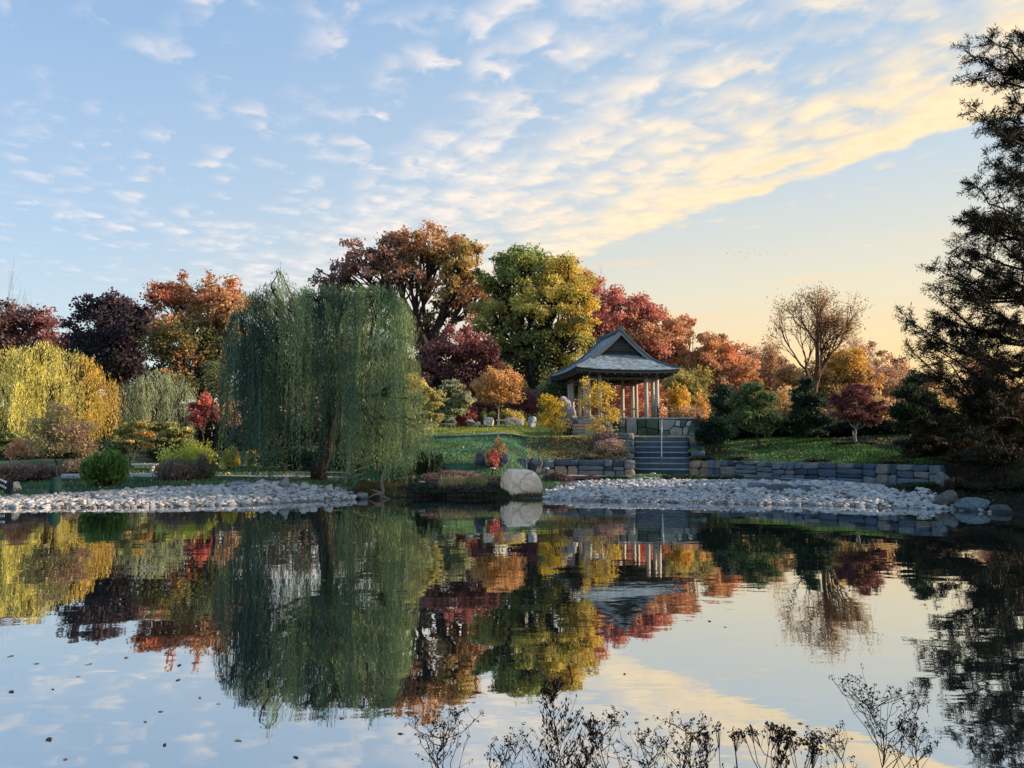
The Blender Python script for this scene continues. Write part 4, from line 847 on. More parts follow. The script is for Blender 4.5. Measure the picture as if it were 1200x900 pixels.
for k, (lb, a) in enumerate([
    ('flat grey rock lying left of the willow among the cobbles', (284, 563, 571, 34, 32.4, (136, 138, 146))), ('small pale rock beside the flat grey rock', (306, 561, 569, 13, 32.6, (170, 168, 168))), ('upright pale rock under the willow fringe', (333, 558, 573, 14, 31.9, (140, 136, 128))),
    ('small white rock at the foot of the upright pale rock', (322, 564, 574, 10, 31.6, (186, 184, 180))), ('white rock in the willow shade left of its trunk', (357, 565, 573, 13, 31.6, (182, 178, 170))), ('white rock in front of the willow trunk', (367, 568, 576, 12, 31.2, (178, 174, 168))), ('grey rock right of the willow trunk', (386, 567, 577, 13, 31.2, (160, 158, 150))),
    ('mossy rock half hidden by the willow shoots', (470, 570, 580, 16, 32.6, (104, 104, 96))), ('low grey stone by the driftwood stump', (424, 577, 585, 16, 31.0, (130, 124, 120))),
    ('dark round stone left of the scarlet shrub', (562, 530, 546, 14, 35.2, (78, 84, 96))), ('dark round stone right of the scarlet shrub', (591, 529, 546, 14, 35.2, (84, 90, 102))),
    ('long flat grey rock at the upper edge of the cobbles', (886, 565, 577, 34, 31.6, (112, 118, 126))), ('dark wide flat rock between two grey rocks', (916, 567, 579, 38, 30.8, (80, 86, 90))), ('domed grey rock right of the dark flat rock', (948, 565, 581, 38, 30.6, (96, 106, 112))),
    ('squarish dark block at the end of the right wall', (1106, 552, 572, 17, 29.4, (104, 112, 108))), ('large dark rock at the right end of the cobbles', (1110, 572, 597, 26, 26.6, (96, 94, 92))), ('low broad dark rock in the water edge on the right', (1139, 583, 599, 40, 25.6, (96, 112, 114))), ('dark rock near the right edge of the shore', (1176, 591, 604, 34, 24.7, (74, 76, 78))), ('dim rock at the right edge under the conifer', (1203, 586, 602, 22, 25.2, (60, 62, 62))),
    ('pale rock under the faded pink shrub', (1128, 553, 562, 16, 30.6, (150, 140, 136))), ('teal grey rock above the right shore', (1152, 552, 560, 14, 30.6, (92, 116, 122))),
    ('tall standing stone left of the pavilion', (662, 464, 492, 15, 48.6, (150, 140, 138))), ('second standing stone leaning at the tall one', (669, 476, 492, 13, 47.8, (168, 158, 154))), ('pale sloping rock at the crimson shrub', (551, 491, 497, 13, 49.0, (150, 164, 170))), ('small white stone right of the sloping rock', (560, 494, 498, 7, 48.8, (186, 184, 178))),
    ('big tan rock behind the white table stone', (602, 487, 499, 24, 50.5, (140, 136, 128))), ('upright light grey block on the upper lawn', (624, 486, 499, 11, 49.6, (178, 184, 190))), ('white rounded stone beside the right stair stones', (815, 515, 524, 12, 42.6, (176, 176, 180))),
    ('blue grey boulder at the left end of the left wall', (611, 536, 552, 20, 38.2, (70, 84, 98))), ('second blue grey boulder joining the left wall', (628, 536, 553, 18, 38.4, (76, 88, 100))), ('sandstone boulder beside the dark stones near the far left fence', (20, 564, 574, 12, 30.2, (196, 186, 160)))]):
    rock(lb, *a, seed=320 + k, level=3, cuts=12 if a[4] > 20 else 9)
ROCKW = rock('white trapezoid marker stone on the upper lawn', 572, 489, 499, 14, 49.2, (196, 190, 176), 360)

def cobbles():
    r = np.random.default_rng(400)
    base, Fc = ico(1); base0 = base; V0, F0 = ico(1)
    # 12-vertex icosahedra
    phi = (1 + 5 ** .5) / 2
    V12 = norm(np.array([[-1, phi, 0], [1, phi, 0], [-1, -phi, 0], [1, -phi, 0], [0, -1, phi], [0, 1, phi], [0, -1, -phi], [0, 1, -phi], [phi, 0, -1], [phi, 0, 1], [-phi, 0, -1], [-phi, 0, 1]], float))
    F12 = np.array([[0, 11, 5], [0, 5, 1], [0, 1, 7], [0, 7, 10], [0, 10, 11], [1, 5, 9], [5, 11, 4], [11, 10, 2], [10, 7, 6], [7, 1, 8], [3, 9, 4], [3, 4, 2], [3, 2, 6], [3, 6, 8], [3, 8, 9], [4, 9, 5], [2, 4, 11], [6, 2, 10], [8, 6, 7], [9, 8, 1]])
    pts = []
    def fill(x0, x1, ylo, yhi, dens):
        n = int((x1 - x0) * 6.5 * dens); x = r.uniform(x0, x1, n); q = r.uniform(0, 1, n)
        lo = ylo(x); hi = yhi(x) + r.normal(size=n) * .18; y = lo + (lo * 0 + 6.5) * q; ok = y < hi; return x[ok], y[ok]
    a = fill(-20.5, -6.3, lambda x: shore(x) - .45, lambda x: shore(x) + np.interp(x, [-20.5, -18, -14.2, -10.5, -8.4, -7.2, -6.3], [1.0, 2.0, 4.2, 5.7, 3.6, 1.8, .2]), 130)
    b = fill(1.3, 15.3, lambda x: shore(x) - .45, lambda x: np.minimum(gtop(x), 60 - (x > 14.6) * (60 - 28.9)), 130)
    X = np.concatenate([a[0], b[0]]); Y = np.concatenate([a[1], b[1]]); n = len(X)
    rad = np.clip(r.lognormal(-2.9, .38, n), .028, .125)
    Z = np.maximum(ground(X, Y), -.06) + rad * .35 + r.uniform(0, .06, n)
    S = rad[:, None] * np.stack([r.uniform(.9, 1.5, n), r.uniform(.8, 1.3, n), r.uniform(.55, .9, n)], 1)
    J = V12[None] * (1 + r.uniform(-.24, .24, (n, 12, 1))); J = J * S[:, None]
    th = r.uniform(0, 6.28, n); c, s = np.cos(th), np.sin(th); tl = r.normal(size=n) * .35
    x = J[..., 0] * c[:, None] - J[..., 1] * s[:, None]; y = J[..., 0] * s[:, None] + J[..., 1] * c[:, None]; z = J[..., 2] + x * tl[:, None] * .5
    V = np.stack([x + X[:, None], y + Y[:, None], z + Z[:, None]], -1).reshape(-1, 3)
    g = r.beta(3, 2, n)[:, None]; C = (.24 + .38 * g) * np.where(r.uniform(size=(n, 1)) < .4, np.array([[1.03, .96, .88]]), np.array([[1.02, 1.0, .96]]))
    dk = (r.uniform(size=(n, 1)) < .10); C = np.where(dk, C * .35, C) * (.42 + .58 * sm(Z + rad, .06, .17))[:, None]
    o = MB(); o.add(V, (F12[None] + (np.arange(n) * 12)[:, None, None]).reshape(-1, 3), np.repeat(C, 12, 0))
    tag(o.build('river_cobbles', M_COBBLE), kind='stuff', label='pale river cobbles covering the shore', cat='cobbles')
    print('cobbles', n)
    # the largest ones, each its own stone
    meshes = []
    for k in range(6):
        Vv, Ff = rock_verts((.24, .18, .13), 900 + k, 2, 7, .05); m = MB(); gcol = r.uniform(.38, .62); m.add(Vv, Ff, np.array([gcol, gcol * .985, gcol * .96])); me = m.mesh('shore_stone'); me.materials.append(M_COBBLE); meshes.append(me)
    for k in range(64):
        left = k < 26
        if left: x = r.uniform(-18.5, -7.6); y = shore(x) + r.uniform(-.1, 1) * np.interp(x, [-20.5, -18, -14.2, -10.5, -8.4, -7.2, -6.3], [1.0, 2.0, 4.0, 5.4, 3.4, 1.5, .2])
        else: x = r.uniform(2.0, 14.6); y = shore(x) + r.uniform(-.02, .96) * (gtop(x) - shore(x))
        o = bpy.data.objects.new('shore_stone', meshes[k % 6]); o.location = (float(x), float(y), float(ground(x, y)) + .08); o.rotation_euler = (r.normal() * .15, r.normal() * .15, r.uniform(0, 6.28)); s = r.uniform(.5, .85); o.scale = (s, s, s); link(o)
        tag(o, 'larger pale stone among the river cobbles on the ' + ('left shore' if left else 'right shore'), 'stone', 'larger stones among the cobbles of the ' + ('left' if left else 'right') + ' shore')
cobbles()

SLATE = [(92, 106, 116), (70, 86, 102), (110, 118, 120), (58, 72, 86), (118, 116, 110), (96, 110, 124)]
def grid_cube(n):
    """unit cube with an n x n grid on each face (shared edges stay welded)"""
    idx = {}; V = []; Q = []
    def vi(p):
        if p not in idx: idx[p] = len(V); V.append([q / n - .5 for q in p])
        return idx[p]
    for ax in range(3):
        o = [a for a in range(3) if a != ax]
        for s in (0, n):
            for i in range(n):
                for j in range(n):
                    f = []
                    for (a, b) in ((0, 0), (1, 0), (1, 1), (0, 1)):
                        p = [0, 0, 0]; p[ax] = s; p[o[0]] = i + a; p[o[1]] = j + b; f.append(vi(tuple(p)))
                    if (s == 0) == (ax != 1): f = f[::-1]
                    Q.append(f)
    return np.array(V), np.array(Q)
def stone_mesh(k, warm=False):
    r = np.random.default_rng(500 + k); V, Fc = grid_cube(4); V = V.copy()
    V = V - .030 * np.sign(V) * (np.sort(np.abs(V), 1)[:, 1:2] > .49) - .03 * np.sign(V) * (np.sort(np.abs(V), 1)[:, 0:1] > .49)
    V = V * (1 + .03 * vnoise(V * 9, k))[:, None] + r.normal(size=V.shape) * .009
    for c in range(4):
        n = norm(r.normal(size=3) * np.array([1, .7, 1])); d = r.uniform(.52, .66); V -= np.maximum(V @ n - d, 0)[:, None] * n
    m = MB(); c = np.array(lin(SLATE[k % 6] if not warm else [(150, 128, 108), (132, 118, 104)][k % 2]))
    m.add(V, Fc, c * (1 + .22 * vnoise(V * 5, k + 9))[:, None] * np.ones((len(V), 3)))
    me = m.mesh('stone_block'); me.materials.append(M_STONE); return me
STONES = [stone_mesh(k) for k in range(12)]; WSTONES = [stone_mesh(20 + k, True) for k in range(3)]
def place_stone(parent, c, size, rz, r, warm=.06, name='stone'):
    me = WSTONES[r.integers(0, 3)] if r.uniform() < warm else STONES[r.integers(0, 12)]
    o = bpy.data.objects.new(name, me); P = np.asarray(c, float) - np.array(parent.location)
    o.location = tuple(float(v) for v in P); o.scale = tuple(float(v) for v in size); o.rotation_euler = (r.normal() * .012, r.normal() * .02, rz + r.normal() * .02)
    return link(o, parent)
def stone_wall(label, A, Bp, z0, z1, seed, thick=.46, name='stone_wall', warm=.06):
    r = np.random.default_rng(seed); A = np.array(A, float); Bp = np.array(Bp, float); L = np.linalg.norm(Bp - A); d = (Bp - A) / L; rz = math.atan2(d[1], d[0]); nrm = np.array([-d[1], d[0]])
    root = empty(name, (*((A + Bp) / 2), z0), label, 'wall')
    core = MB(); mid = (A + Bp) / 2 + nrm * .06; box(core, (mid[0], mid[1], (z0 + z1) / 2 - .06), (L - .1, thick * .55, (z1 - z0) - .04), np.array(lin((46, 46, 48))), 0, rz)
    core.build('wall_core', M_STONE, root, (*((A + Bp) / 2), z0))
    z = z0 - .03
    hs = r.uniform(.75, 1.25, 3); hs = hs / hs.sum() * (z1 - z0 + .04)
    t = [0.0, 0.0, 0.0]; row = 0
    zz = z
    s = -.05; Ht = z1 - z0 + .05
    while s < L:
        w = r.uniform(.55, 1.35); w = w if s + w < L - .2 else max(.3, L - s)
        k = r.choice([2, 3, 3, 2, 4]) if w > .5 else 2; hh = r.uniform(.6, 1.5, k); hh = hh / hh.sum() * Ht; zz = z
        for h in hh:
            m = 2 if (w > .75 and h > .16 and r.uniform() < .55) else 1; f = r.uniform(.32, .68) if m == 2 else 1.0; s0 = s
            for q in range(m):
                ww = w * (f if q == 0 else 1 - f); c = A + d * (s0 + ww / 2) + nrm * r.normal() * .022
                place_stone(root, (c[0], c[1], zz + h / 2), (ww - .012, thick * r.uniform(.88, 1.12), h - .012), rz, r, warm); s0 += ww
            zz += h
        s += w
    return root
stone_wall('dry stone retaining wall of blue grey blocks left of the steps', (1.0, 39.0), (6.2, 39.0), .60, 1.36, 601, warm=.12)
stone_wall('long dry stone retaining wall running right below the lawn', (10.1, 39.75), (16.75, 30.0), .60, 1.34, 602, warm=.0)
stone_wall('short brownish stone wall between the steps and the long wall', (9.2, 39.6), (10.2, 39.72), .58, 1.30, 603, warm=.7)
# steps
def steps():
    r = np.random.default_rng(610); root = empty('stone_steps', (7.75, 40, .6), 'broad blue stone steps climbing from the path to the pavilion terrace', 'steps', rz=-.18)
    for k in range(7):
        o = MB(); cc = .75 * np.array(lin(SLATE[[1, 0, 5, 1, 0, 5, 2][k]])); w = 3.05
        z = .60 + .285 * (k + .5); y = 40.05 + k * .62 + .36
        V, Fc = ico(4); V = V.copy(); q = np.abs(V) ** 9; V = V / (q.sum(1, keepdims=True) ** (1 / 9)) * .5
        V = V * np.array([w, .74, .272]); V += .012 * np.stack([vnoise(V * 3, k), vnoise(V * 3, k + 7), vnoise(V * 3 + 2, k + 3)], 1)
        o.add(V, Fc, cc * (1 + .2 * vnoise(V * 2.5, k + 30))[:, None] * np.ones((len(V), 3))); ob = o.build('step', M_STONE, root); ob.location = (0, y - 40, z - .6)
        o = MB(); V = V * np.array([1.015, 1.0, .26]); V[:, 1] -= .035; o.add(V, Fc, np.array(lin((150, 156, 158))) * (1 + .22 * vnoise(V * 2.5, k + 60))[:, None] * np.ones((len(V), 3))); tr_ = o.build('tread', M_STONE, root); tr_.location = (0, y - 40, z - .6 + .128)
    # flanking blocks, stepped
    for (x0, w, yy, zz, h) in [(5.85, .8, 40.0, .98, .42), (5.8, .85, 40.0, 1.38, .36), (5.85, .95, 41.3, 1.50, .4), (5.9, .9, 41.5, 1.86, .36), (5.75, 1.0, 42.8, 2.2, .45), (5.8, .95, 43.1, 2.6, .40), (5.8, .95, 43.9, 2.3, .6),
                                (9.62, .6, 40.4, 1.1, .5), (9.68, .7, 41.5, 1.6, .5), (9.72, .75, 42.4, 2.05, .45), (9.7, .7, 43.3, 2.42, .3), (9.75, .8, 43.5, 2.66, .28)]:
        place_stone(root, (x0, yy, zz), (w, .9, h), 0, r, .1, 'flank_stone')
    h = MB(); P = [(7.78, 40.1, .62), (7.78, 40.1, 1.56)]
    rail = empty('handrail', (7.78, 40.1, .6), 'single slanting pale metal handrail in the middle of the steps', 'handrail', rz=-.2)
    o = MB(); tube(o, [(7.78, 40.0, 1.52), (7.78, 44.75, 3.58), (7.78, 45.1, 3.60)], .034, 8, np.array((.62, .62, .6))); o.build('rail', M_METAL, rail, (7.78, 40.1, .6), True)
    for (y, z0, z1) in ((40.1, .6, 1.56), (42.4, 1.6, 2.55), (44.7, 2.5, 3.56)):
        o = MB(); tube(o, [(7.78, y, z0), (7.78, y, z1)], .034, 8, np.array((.16, .17, .18))); o.build('post', M_METAL, rail, (7.78, 40.1, .6), True)
steps()

def prism(o, poly, y0, y1, c):
    """polygon in x,z extruded in y"""
    n = len(poly); V = [(x, y0, z) for x, z in poly] + [(x, y1, z) for x, z in poly]
    cx = sum(p[0] for p in poly) / n; cz = sum(p[1] for p in poly) / n; V.append((cx, y0 - .03, cz)); V.append((cx, y1, cz))
    T = [[2 * n, (i + 1) % n, i] for i in range(n)] + [[2 * n + 1, n + i, n + (i + 1) % n] for i in range(n)]
    T += [[i, (i + 1) % n, n + i] for i in range(n)] + [[(i + 1) % n, n + (i + 1) % n, n + i] for i in range(n)]
    o.add(V, T, c)
def terrace():
    org = (8.9, 46.8, 2.6); root = empty('terrace_wall', org, 'mossy retaining wall of fitted crazy stones below the pavilion terrace', 'wall')
    o = MB(); box(o, (8.85, 46.98, 3.1), (4.9, .3, 1.16), np.array(lin((40, 44, 40)))); o.build('wall_core', M_STONE, root, org)
    def X(px): return (px - 600) / F * 46.8
    def Zc(py): return CAMZ + (520 - py) / F * 46.8
    polys = [([(726, 492), (733, 492), (732, 500), (726, 501)], (112, 118, 112)), ([(726, 502), (732, 501), (733, 511), (726, 511)], (92, 98, 88)), ([(734, 491), (745, 491), (746, 503), (745, 511), (734, 511)], (140, 142, 134)),
             ([(746.6, 492), (757, 491.5), (756, 500), (747, 502)], (60, 80, 62)), ([(747, 503), (756, 501), (759, 511), (746.6, 511)], (76, 92, 70)), ([(757.8, 492), (771, 491.5), (770, 503), (757, 500.5)], (86, 102, 80)), ([(757, 501.5), (770, 504), (771, 511), (760, 511)], (66, 84, 62)),
             ([(772, 492), (791.5, 492), (789, 498.5), (783, 504), (772, 504)], (150, 156, 150)), ([(772, 505), (782.5, 505), (784, 511), (772, 511)], (110, 122, 108)), ([(792.5, 492.5), (797, 493), (796, 500), (790.5, 498.5)], (186, 190, 188)), ([(798, 492), (804.5, 492), (802, 498), (799.5, 501), (797, 500)], (90, 112, 96)),
             ([(805.5, 493.5), (811, 493), (810.5, 502), (803.2, 498.6)], (190, 192, 188)), ([(784, 504.5), (789.5, 499.8), (798.3, 502), (798.8, 511), (785, 511)], (158, 162, 156)), ([(799.6, 502.5), (802.8, 499.8), (811, 503.6), (811, 511), (799.8, 511)], (160, 162, 160))]
    for poly, c in polys:
        o = MB(); prism(o, [(X(a), Zc(b)) for a, b in poly], 46.72, 46.9, np.array(lin(c))); o.build('stone', M_STONE, root, org)
    o = MB(); box(o, (8.9, 46.98, 3.745), (5.0, .5, .09), np.array(lin((170, 172, 170))), .015); o.build('cap_slab', M_STONE, root, org)
    # block steps at the left of the terrace
    r2 = np.random.default_rng(5); rt = empty('block_steps', (4.2, 46, 3.0), 'rough stone block steps left of the terrace half hidden by yellow leaves', 'steps')
    for k, (px, py, w, h, D) in enumerate([(683, 508, 26, 6, 45.4), (684, 501, 30, 7, 46.0), (690, 494, 36, 6, 46.8), (672, 498, 18, 10, 46.4), (706, 503, 22, 12, 46.2), (716, 511, 24, 6, 45.2), (700, 490, 44, 4, 47.6)]):
        c = at(px, py, D); place_stone(rt, c, (w / F * D, .8, h / F * D * 1.15), .05, r2, .4, 'step')
terrace()

# ------------------------------------------------------------------ pavilion
def pavilion():
    TH = R(11); C0 = (7.05, 54.2, 3.80); E = 3.62; TF = 1.80; RH = 2.75; EZ = 3.30; OV = .42
    root = empty('garden_pavilion', C0, 'open japanese style garden pavilion with a blue grey hip and gable roof', 'pavilion', rz=TH)
    r = np.random.default_rng(700)
    def prof(t): q = np.clip(t / E, 0, 1); return EZ + RH * (.64 * q + .36 * q * q)
    def up(x, y): return .14 * (np.abs(x * y) / E / E) ** 3
    roof = MB(); cs = np.array(lin((140, 158, 168))); dark = np.array(lin((44, 50, 54)))
    # shingle courses: four slopes
    def slope(fn, tmax, ext, seed):
        rr = np.random.default_rng(seed); nrow = int(tmax / .165); ts = np.linspace(0, tmax, nrow + 1)
        for k in range(nrow):
            t0, t1 = ts[k] - .03, ts[k + 1]; a0, a1 = ext(max(ts[k], 0)); m = max(2, int((a1 - a0) / .24)); b = np.linspace(a0, a1, m + 1)
            b[1:-1] += rr.uniform(-.05, .05, m - 1); e0, e1 = ext(t1); f = (b - a0) / (a1 - a0); bt = e0 + f * (e1 - e0)
            for j in range(m):
                lift = .030 + rr.uniform(0, .014); V = []
                for (p, t, l) in ((b[j] + .004, t0, lift), (b[j + 1] - .004, t0, lift), (bt[j + 1] - .004, t1 + .02, .004), (bt[j] + .004, t1 + .02, .004)):
                    x, y = fn(p, t); V.append((x, y, float(prof(t)) + up(x, y) + l))
                for q in (0, 1): V.append((V[q][0], V[q][1], V[q][2] - .045))
                cc = cs * rr.uniform(.62, 1.3); roof.addqt(V, [[0, 1, 2, 3], [4, 5, 1, 0]], [], cc)
    ff = lambda p, t: (p, -(E - t)); fb = lambda p, t: (-p, (E - t)); fl = lambda p, t: (-(E - t), -p); fr = lambda p, t: ((E - t), p)
    hip = lambda t: (-(E - t), (E - t))
    slope(ff, TF + .1, hip, 1); slope(fb, TF + .1, hip, 2)
    side = lambda t: (-(E - t), (E - t)) if t < TF else (-(E - TF + OV), (E - TF + OV))
    slope(fl, E - .02, side, 3); slope(fr, E - .02, side, 4)
    ob = roof.build('roof_shingles', M_SHINGLE, root); ob['kind'] = 'stuff'
    # under-deck, fascia
    o = MB(); n = 24; g = np.linspace(-E + .03, E - .03, n)
    X, Y = np.meshgrid(g, g); t = np.minimum(E - np.abs(X), E - np.abs(Y)); t2 = np.where(np.abs(Y) <= E - TF, E - np.abs(X), t)
    Z = prof(t2) + up(X, Y) - .035; V = np.stack([X, Y, Z], -1).reshape(-1, 3); i = (np.arange(n - 1)[None] + np.arange(n - 1)[:, None] * n).ravel(); Q = np.stack([i, i + 1, i + 1 + n, i + n], 1)
    ok = np.abs(V[Q][:, :, 2].max(1) - V[Q][:, :, 2].min(1)) < .6; o.add(V, Q[ok], dark)
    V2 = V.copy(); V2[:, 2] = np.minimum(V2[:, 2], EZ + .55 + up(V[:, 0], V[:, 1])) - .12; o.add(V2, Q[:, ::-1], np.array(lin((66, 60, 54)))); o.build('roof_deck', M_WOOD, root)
    for sd in range(4):
        f = MB(); fn = (ff, fb, fl, fr)[sd]
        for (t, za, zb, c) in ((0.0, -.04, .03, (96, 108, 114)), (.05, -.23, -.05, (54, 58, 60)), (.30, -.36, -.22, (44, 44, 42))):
            P = np.linspace(-(E - t), E - t, 15); V = []
            for p in P:
                x, y = fn(p, t); zz = float(prof(0)) + up(x, y); V += [(x, y, zz + za), (x, y, zz + zb)]
                x, y = fn(p * .98, t + .08); V += [(x, y, zz + za), (x, y, zz + zb)]
            for j in range(14):
                a = j * 4; b = a + 4; f.addqt([V[a], V[a + 1], V[a + 2], V[a + 3], V[b], V[b + 1], V[b + 2], V[b + 3]], [[0, 4, 5, 1], [2, 3, 7, 6], [0, 2, 6, 4], [1, 5, 7, 3]], [], np.array(lin(c)))
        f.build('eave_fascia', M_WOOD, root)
        for p in np.linspace(-E + .4, E - .4, 12):
            rm = MB(); a = fn(p, .16); b = fn(p * .98, 1.5); za = float(prof(0)) + float(up(*a)) - .28; tube(rm, [(a[0], a[1], za), (b[0], b[1], EZ + .35)], .055, 4, np.array(lin((150, 142, 132)))); rm.build('rafter', M_WOOD, root)
    # ridge, hips, verges, gables
    zr = EZ + RH
    o = MB(); box(o, (0, 0, zr + .06), (.34, 2 * (E - TF + OV) + .06, .22), np.array(lin((84, 98, 106))), .04); box(o, (0, 0, zr + .20), (.2, 2 * (E - TF + OV) + .1, .12), np.array(lin((70, 84, 92))), .04); o.build('ridge_cap', M_SHINGLE, root)
    for sx in (-1, 1):
        for sy in (-1, 1):
            o = MB(); P = [(sx * (E - t), sy * (E - t), float(prof(t)) + float(up(E - t, E - t)) + .05) for t in np.linspace(0, TF + .25, 8)]; tube(o, P, .07, 6, np.array(lin((82, 96, 104)))); o.build('hip_ridge', M_SHINGLE, root)
    for sy in (-1, 1):
        yv = sy * (E - TF + OV)
        for sx in (-1, 1):
            o = MB(); ts = np.linspace(TF - .35, E, 9); P = [(sx * (E - t), float(prof(t)) + .05) for t in ts]
            for j in range(8):
                (x0, z0), (x1, z1) = P[j], P[j + 1]; V = [(x, y, z + dz) for (x, z) in ((x0, z0), (x1, z1)) for y in (yv + sy * .03, yv - sy * .1) for dz in (.02, -.30)]
                o.addqt(V, [[0, 1, 5, 4], [2, 6, 7, 3], [0, 4, 6, 2], [1, 3, 7, 5]], [], np.array(lin((88, 102, 112))))
            o.build('bargeboard', M_WOOD, root)
            o = MB()
            for j in range(8):
                (x0, z0), (x1, z1) = P[j], P[j + 1]; V = [(x, y, z + dz) for (x, z) in ((x0, z0), (x1, z1)) for y in (yv + sy * .06, yv - sy * .35) for dz in (.09, .02)]
                o.addqt(V, [[0, 1, 5, 4], [2, 6, 7, 3], [0, 4, 6, 2], [1, 3, 7, 5]], [], np.array(lin((104, 120, 130))))
            o.build('verge_cap', M_SHINGLE, root)
        yg = sy * (E - TF - .12); zb = float(prof(TF)) - .02
        o = MB(); hw = E - TF - .1; o.add([(-hw, yg, zb), (hw, yg, zb), (0, yg, zr - .1)], [[0, 1, 2]], np.array(lin((56, 60, 64)))); o.build('gable_board', M_WOOD, root)
        for k in range(-6, 7):
            x = k * .105; top = zb + (zr - .45 - zb) * (1 - abs(x) / hw) ; bot = zb + .42
            if top > bot + .08: o = MB(); box(o, (x, yg + sy * .06, (top + bot) / 2), (.035, .05, top - bot), np.array(lin((108, 104, 98)))); o.build('lattice_bar', M_WOOD, root)
        for zz in (zb + .42, zb + .62, zb + .82):
            w = (1 - (zz - zb) / (zr - zb)) * hw * 1.5; o = MB(); box(o, (0, yg + sy * .09, zz), (w, .04, .035), np.array(lin((108, 104, 98)))); o.build('lattice_bar', M_WOOD, root)
        o = MB(); box(o, (0, sy * (E - TF + OV + .02), zr + .16), (.34, .12, .42), np.array(lin((72, 84, 92))), .06); o.build('ridge_ornament', M_SHINGLE, root)
    # posts in threes at each corner
    S = 2.42; wood = (196, 188, 176)
    for sx in (-1, 1):
        for sy in (-1, 1):
            for (dx, dy, rad) in ((0, 0, .15), (-sx * .78, 0, .14), (0, -sy * .78, .14)):
                o = MB(); x, y = sx * S + dx, sy * S + dy; cc = np.array(lin(wood)) * r.uniform(.85, 1.1)
                tube(o, [(x, y, .12), (x, y, 1.4), (x, y, EZ + .12)], [rad, rad * .97, rad * .93], 12, cc); po = o.build('post', M_WOOD, root, smooth=True)
                o = MB(); tube(o, [(x, y, -.02), (x, y, .13)], [.22, .19], 12, np.array(lin((120, 120, 118)))); o.build('post_base', M_STONE, po)
            for (ax, zz, hgt) in ((0, .95, .13), (1, .95, .13), (0, 2.72, .14), (1, 2.72, .14)):
                o = MB(); c = [sx * S, sy * S, zz]; sz = [.1, .1, hgt]; c[ax] -= (sx, sy)[ax] * .39; sz[ax] = .78; box(o, c, sz, np.array(lin((150, 146, 138))), .01); o.build('brace_rail', M_WOOD, root)
    for sgn in (-1, 1):
        for ax in (0, 1):
            o = MB(); c = [0, 0, EZ - .12]; sz = [.2, .2, .26]; c[1 - ax] = sgn * S; sz[ax] = 2 * S + 1.0; box(o, c, sz, np.array(lin((92, 88, 82))), .015); o.build('tie_beam', M_WOOD, root)
            o = MB(); c = [0, 0, EZ - .48]; c[1 - ax] = sgn * S; sz[ax] = 2 * S + .4; sz[2] = .14; box(o, c, sz, np.array(lin((110, 106, 98))), .015); o.build('tie_beam', M_WOOD, root)
    for ax in (0, 1):
        o = MB(); c = [0, 0, EZ + .12]; sz = [.2, .2, .24]; sz[ax] = 2 * S; box(o, c, sz, np.array(lin((60, 56, 52))), .01); o.build('ceiling_beam', M_WOOD, root)
    # floor of stone slabs
    o = MB(); box(o, (0, 0, -.16), (6.3, 6.3, .30), np.array(lin((118, 118, 114))), .03); o.build('plinth', M_STONE, root)
    for a in range(4):
        for b in range(4):
            o = MB(); box(o, ((a - 1.5) * 1.56, (b - 1.5) * 1.56, -.005 + r.uniform(0, .01)), (1.53, 1.53, .03), np.array(lin((150, 148, 140))) * r.uniform(.85, 1.1), .008); o.build('floor_slab', M_STONE, root)
    # bench inside
    bw = MB(); 
    ca, sa = math.cos(TH), math.sin(TH); wpos = np.array([C0[0] + ca * 0 - sa * 1.6, C0[1] + sa * 0 + ca * 1.6, C0[2] + .01])
    bn = empty('bench', wpos, 'low wooden bench standing inside the pavilion', 'bench', rz=TH)
    o = MB(); box(o, (0, 0, .42), (2.2, .42, .07), np.array(lin((150, 132, 112))), .01); o.build('seat', M_WOOD, bn)
    for sx in (-1, 1): o = MB(); box(o, (sx * .9, 0, .19), (.1, .36, .38), np.array(lin((110, 98, 86))), .01); o.build('leg', M_WOOD, bn)
pavilion()

def rail_fence(label, pts, h, nrails, post_c, rail_c, rad=.03, name='rail_fence', group=None, square=False, every=1):
    org = (float(pts[0][0]), float(pts[0][1]), float(ground(*pts[0]))); root = empty(name, org, label, 'fence', group)
    P = [np.array([x, y, float(ground(x, y))]) for x, y in pts]
    for p in P: o = MB(); box(o, (p[0], p[1], p[2] + h / 2), (rad * 2.2, rad * 2.2, h + .06), np.array(lin(post_c)), .005); o.build('post', M_WOOD, root, org)
    for k in range(nrails):
        f = (k + 1) / nrails
        for a, b in zip(P[:-1], P[1:]): o = MB(); tube(o, [a + [0, -rad, h * f], b + [0, -rad, h * f]], rad * .8, 5, np.array(lin(rail_c))); o.build('rail', M_WOOD, root, org)
rail_fence('dark thin rail fence behind the yellow shrubs right of the pavilion', [(x, 50.6) for x in np.arange(9.6, 14.2, .75)], .95, 3, (52, 48, 44), (62, 56, 50), .028)
rail_fence('pale footbridge railing at the left end of the upper lawn', [(x, 47.5) for x in np.arange(-5.2, -3.2, .55)], .6, 2, (150, 150, 160), (200, 200, 206), .03)
rail_fence('low pale railing glimpsed behind the willow trunk', [(x, 35.8 + (x + 11) * .05) for x in np.arange(-11.2, -6.3, 1.2)], .34, 1, (150, 146, 136), (196, 192, 178), .032)
rail_fence('white low rail with dark post at the far left of the lawn', [(-20.9, 30.4), (-20.0, 30.3), (-19.25, 29.5)], .42, 2, (40, 44, 54), (206, 204, 192), .055)
def post():
    p = at(12, 577, 29.2); o = MB(); z = float(ground(p[0], 29.2)); box(o, (p[0], 29.2, z + .24), (.13, .13, .54), np.array(lin((32, 36, 48))), .015); tag(o.build('timber_post', M_WOOD), 'short dark square post at the far left beside the white rail', 'post')
post()
